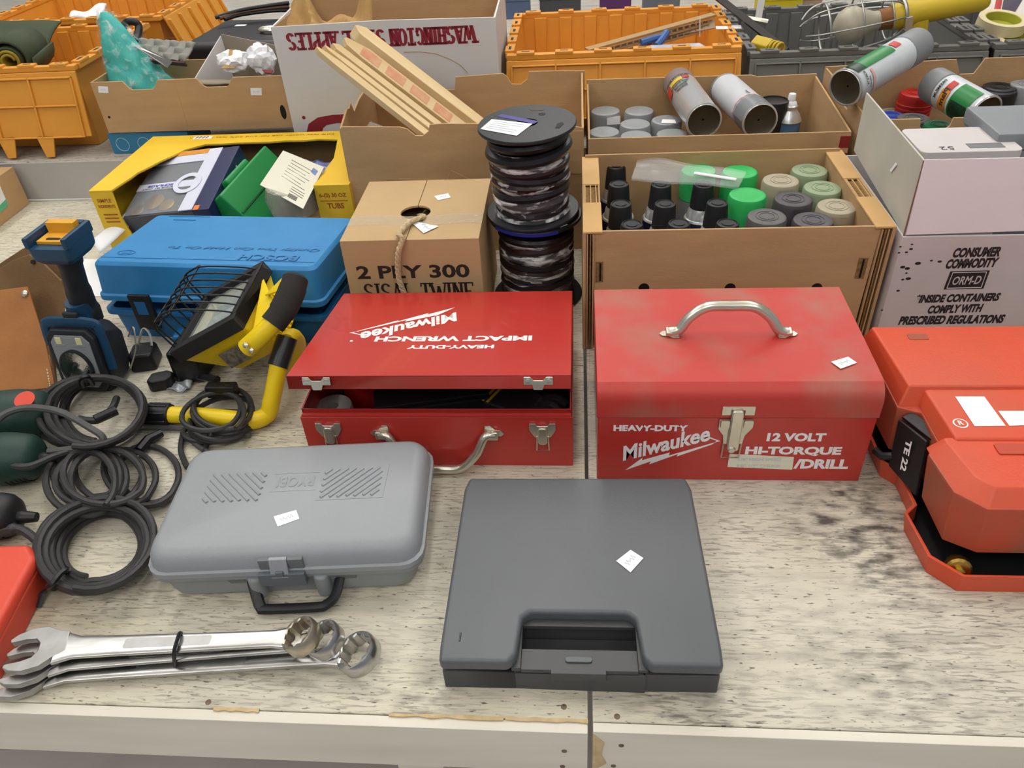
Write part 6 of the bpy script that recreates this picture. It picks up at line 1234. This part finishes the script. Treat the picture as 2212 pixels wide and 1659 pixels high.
b = local(t, PY(655, 250, Y0)); text('RED', AR, fr, (b.x+.31, -.0002, b.z), (-1, 0, 0), (0, 0, -1), .31, .075, .06); q = local(t, PY(658, 254, Y0)); MB().lathe([(.004, 0), (.004, .0004)], 14).xf(M.Translation((q.x-.002, -.0001, q.z)) @ M.Rotation(math.pi/2, 4, 'X')).go('lettering', AR, fr)
p0 = [local(t, PY(*q_, Y0)) for q_ in ((783, 174), (805, 172), (798, 190), (783, 196))]; MB().sheet([(p.x, -.0004, p.z) for p in reversed(p0)], .0003).go('red_patch', AR, fr, smooth=False)
MB().tube([(lambda p: (p.x, -.0002, p.z))(local(t, PY(*q_, Y0))) for q_ in ((872, 113), (905, 112), (940, 116), (975, 130), (995, 142), (1010, 158))], .0009, 5).go('scuff_line', mat('scuff_tan', 'b09a72', .8), fr)
KP = mat('kraft_paper', 'b08a52', .7, col2='9a7440', vs=12, bump=.3, bs=40); g = thing('kraft_paper', 'crumpled brown kraft paper sticking out of the apple carton', 'paper', (-.56, 1.87, .36))
def kp(u, v): return V(((u-.5)*.20, -.05+.10*v+.012*math.sin(u*13), -.03+.075*v*(.6+.4*math.sin(u*7+1))+.014*math.sin(u*17+v*5)))
MB().grid(kp, 20, 10).go('sheet', KP, g); [setattr(c.modifiers.new('s', 'SOLIDIFY'), 'thickness', .0015) for c in g.children]
# contents of the middle crate
HC = mat('honeycomb_kraft', 'a98a60', .85); a_, b_ = PY(1268, 104, 1.90), PY(1542, 28, 2.05); d = (b_-a_); L = d.length; q4 = d.to_track_quat('X', 'Z')
g = thing('corrugated_strips', 'bundle of slotted brown cardboard strips slanting in the orange crate', 'cardboard', a_); g.rotation_euler = q4.to_euler()
for k in range(3):
    st_ = B(0, L-.02*k, -.012, .012, -.006+k*-.014, -.001+k*-.014).go('strip', HC, g, bevel=.0005, seg=1)
    for j in range(int(L/.017)-1): B(.01+j*.017, .014+j*.017, -.0132, -.0118, -.014+k*-.014, -.0075+k*-.014).go('strip_tooth', HC, st_) if k < 2 else None
MB().tube([(L*.86, -.014, .002), (L*.86, -.014, -.040)], .0015, 5).go('string', WHITE, g)
g = tag(MB().sheet([PY(1440, 82, 1.99), PY(1543, 62, 2.03), PY(1543, 43, 2.05), PY(1445, 66, 2.01)], .003).go('cardboard_offcut', mat('pale_board', 'b09a84', .8), None), 'pale cardboard offcut below the slotted strips', 'cardboard')
BLU = mat('blue_strap', '3a5f9e', .5); tag(MB().tube(spline([PY(1385, 92, 1.93), PY(1410, 84, 1.94), PY(1432, 78, 1.95), PY(1440, 70, 1.96), PY(1428, 88, 1.93), PY(1418, 98, 1.92)], 6), .008, 8).go('blue_clamp', BLU, None), 'blue bent clamp handle under the cardboard strips', 'clamp')
g = thing('spray_bottle', 'pale printed bottle lying at the bottom right of the orange crate', 'bottle', PY(1380, 98, 1.90)+V((0, .01, -.030))); g.rotation_euler = (0, 0, math.radians(2))
MB().loft([[(x, r_*math.cos(2*math.pi*i/20), r_*math.sin(2*math.pi*i/20)) for i in range(20)] for x, r_ in ((0, .012), (.01, .022), (.03, .026), (.14, .026), (.152, .02), (.155, .008))]).go('body', mat('pale_bottle', 'b9bcc6', .35, col2='8f96ad', vs=40), g); MB().loft([[(x, r_*math.cos(2*math.pi*i/14), r_*math.sin(2*math.pi*i/14)) for i in range(14)] for x, r_ in ((-.02, .009), (.002, .011))]).go('cap', BLU, g)
# ------------------------------------------------------------------ caged inspection lamp over the grey crate
a_, b_ = PY(1752, 72, 1.93), PY(1945, 34, 1.93); d = b_-a_; L = d.length
g = thing('inspection_lamp', 'inspection lamp with wire cage, big bulb and yellow handle', 'lamp', a_); g.rotation_euler = d.to_track_quat('X', 'Z').to_euler()
R1 = .058; SW = mat('galvanised_wire', 'b3b4b0', .35, .9)
ringc = lambda x, r_: [(x, r_*math.cos(2*math.pi*i/28), r_*math.sin(2*math.pi*i/28)) for i in range(28)]
for x, r_ in ((.03, R1*.98), (.10, R1), (.165, R1*.80)): MB().tube(ringc(x, r_), .0028 if x < .05 else .002, 6, True).go('cage_ring', SW, g)
for k in range(7):
    a = 2*math.pi*k/7+.3; f = lambda x, r_: (x, r_*math.cos(a), r_*math.sin(a)); MB().tube(spline([f(-.018, R1*.55), f(.0, R1*.85), f(.03, R1), f(.10, R1), (f(.165, R1*.82)), f(L+.004, R1*.5)], 5), .0018, 6).go('cage_wire', SW, g)
MB().loft([[(x, r_*math.cos(2*math.pi*i/24), r_*math.sin(2*math.pi*i/24)) for i in range(24)] for x, r_ in ((.047, .004), (.052, .018), (.062, .032), (.080, .041), (.098, .039), (.115, .030), (.135, .021), (.16, .0185), (L-.02, .0175))]).go('bulb', mat('frosted_bulb', 'bdb6a2', .35, col2='aaa38e', vs=12), g)
MB().tube([(L-.045, 0, 0), (L-.01, 0, 0)], [.022, .025], 18).go('socket', mat('brown_socket', '8a5a2c', .5), g); YH = mat('yellow_rubber', 'c9ab28', .5)
MB().tube([(L-.02, 0, 0), (L+.02, 0, 0), (L+.03, 0, 0), (L+.17, 0, 0), (L+.18, 0, 0)], [.027, .030, .026, .023, .018], 20).go('handle', YH, g); B(L+.012, L+.055, -.022, .018, -.050, -.012).go('switch_block', YH, g, bevel=.004); MB().tube(ringc(L+.004, .032), .004, 6, True).go('clamp_band', SW, g); B(L+.0, L+.016, -.036, -.022, -.026, .004).go('clamp_screw', CHROME, g, bevel=.002)
# other bits around the grey crate
t = tag(MB().tube([PY(1520, -30, 2.18), PY(1700, 112, 1.90)], .010, 4).go('metal_bar', mat('dark_bar', '2a2623', .5), None, smooth=False), 'long dark bar slanting into the grey crate', 'bar')
g = thing('clear_bracket', 'translucent plastic strap with a wing nut above the grey crate', 'bracket', PY(1638, 42, 2.08)); l_ = lambda *q_: local(g, PY(*q_))
MB().sheet([l_(1630, 44, 2.08), l_(1644, 44, 2.08), l_(1656, -20, 2.12), l_(1640, -20, 2.12)], .003).go('strap', mat('frosted_strap', 'b5b3ae', .4), g); MB().tube([l_(1612, 36, 2.08), l_(1628, 42, 2.075), l_(1658, 48, 2.07)], [.003, .006, .007], 8).go('wing_nut', CHROME, g)
g = thing('plug_block', 'yellow three-pin cord connector in the corner of the grey crate', 'plug', PY(1632, 92, 1.93), math.radians(-55)); MB().loft([[(x, y, z) for y, z in ((-.016, -.014), (.016, -.014), (.018, .004), (0, .018), (-.018, .004))] for x in (0, .05)]).go('body', YH, g, bevel=.003); 
for y, z in ((-.007, .004), (.007, .004), (0, -.006)): B(-.0006, .0008, y-.002, y+.002, z-.004, z+.004).go('socket_hole', DARK, g)
for k in range(3): MB().tube([(.054+k*.01, .013*math.cos(i*.5), .013*math.sin(i*.5)) for i in range(13)], .003, 6, True).go('strain_ring', YH, g)
def taperoll(label, c, tilt, r=.052):
    t = thing('tape_roll', label, 'tape roll', c, rot=tilt, group='masking tape rolls'); n = 32; rg = lambda q_, z: [(q_*math.cos(2*math.pi*i/n), q_*math.sin(2*math.pi*i/n), z) for i in range(n)]
    MB().loft([rg(r, 0), rg(r, .024), rg(r*.74, .024), rg(r*.74, 0), rg(r, 0)], cap=False).go('tape', mat('masking_cream', 'd8c9a2', .6), t, ang=40); MB().loft([rg(r*.735, .0), rg(r*.735, .0235), rg(r*.70, .0235), rg(r*.70, 0), rg(r*.735, 0)], cap=False).go('core', mat('core_lime', 'a8a83a', .6), t, ang=40); MB().lathe([(r*.69, .004), (r*.69, .006)], 24).go('core_disc', mat('core_lime', 'a8a83a', .6), t)
taperoll('upper cream masking tape roll at the right edge', PY(2158, 62, 1.98), (.15, .05, 0)); taperoll('lower cream masking tape roll half hidden at the right edge', PY(2200, 92, 1.93)+V((0, 0, -.012)), (.1, .0, 0))
g = thing('printed_card', 'white and red printed cards at the top right corner', 'card', PY(2170, 20, 2.06)); l_ = lambda *q_: local(g, PY(*q_))
c1 = MB().sheet([l_(2107, 24, 2.03), l_(2260, 44, 2.0), l_(2270, -30, 2.12), l_(2135, -25, 2.12)], .003).go('card', mat('card_white', 'd9d2cb', .5), g); MB().sheet([l_(2145, 26, 2.025), l_(2158, 28, 2.025), l_(2166, -10, 2.09), l_(2152, -10, 2.09)], .0045).go('red_stripe', mat('card_red', 'b9453f', .5), c1); MB().sheet([l_(2162, 26, 2.025), l_(2190, 30, 2.02), l_(2215, -10, 2.09), l_(2168, -10, 2.09)], .0045).go('dark_panel', mat('card_dark', '4a4252', .5), c1)
MB().sheet([l_(2165, 40, 2.02), l_(2260, 70, 1.97), l_(2260, 45, 2.0), l_(2180, 32, 2.03)], .002).go('card', mat('card_white', 'd9d2cb', .5), g)
# things on the far table, seen as slivers along the top edge
for k, (px, py, Y, w_, h_, c, lab) in enumerate(((1115, 6, 3.25, .10, .05, '5a6a88', 'small slate blue box on the far table behind the middle crate'), (1210, 4, 3.3, .16, .05, '4a4a4e', 'dark grey box on the far table behind the middle crate'), (1330, 2, 3.3, .12, .05, '5b2f63', 'purple box on the far table behind the middle crate'), (1430, 3, 3.35, .14, .05, '6a6d78', 'grey tin on the far table behind the middle crate'), (1690, 2, 2.55, .12, .05, 'c9b821', 'yellow box behind the grey crate at the top edge'), (1740, 4, 2.6, .10, .04, 'b69a83', 'tan box behind the grey crate at the top edge'))):
    p = PY(px, py, Y); zb = -.004 if Y > 3 else ZB+.001
    g = thing('far_box', lab, 'box', (p.x, p.y, zb)); mm = mat('far_'+c, c, .5); hh = max(.05, p.z-zb+.03)
    B(-w_/2, w_/2, 0, .1, 0, hh*.8).go('body', mm, g, bevel=.002); B(-w_/2-.002, w_/2+.002, -.002, .102, hh*.8, hh).go('lid', mm, g, bevel=.002)
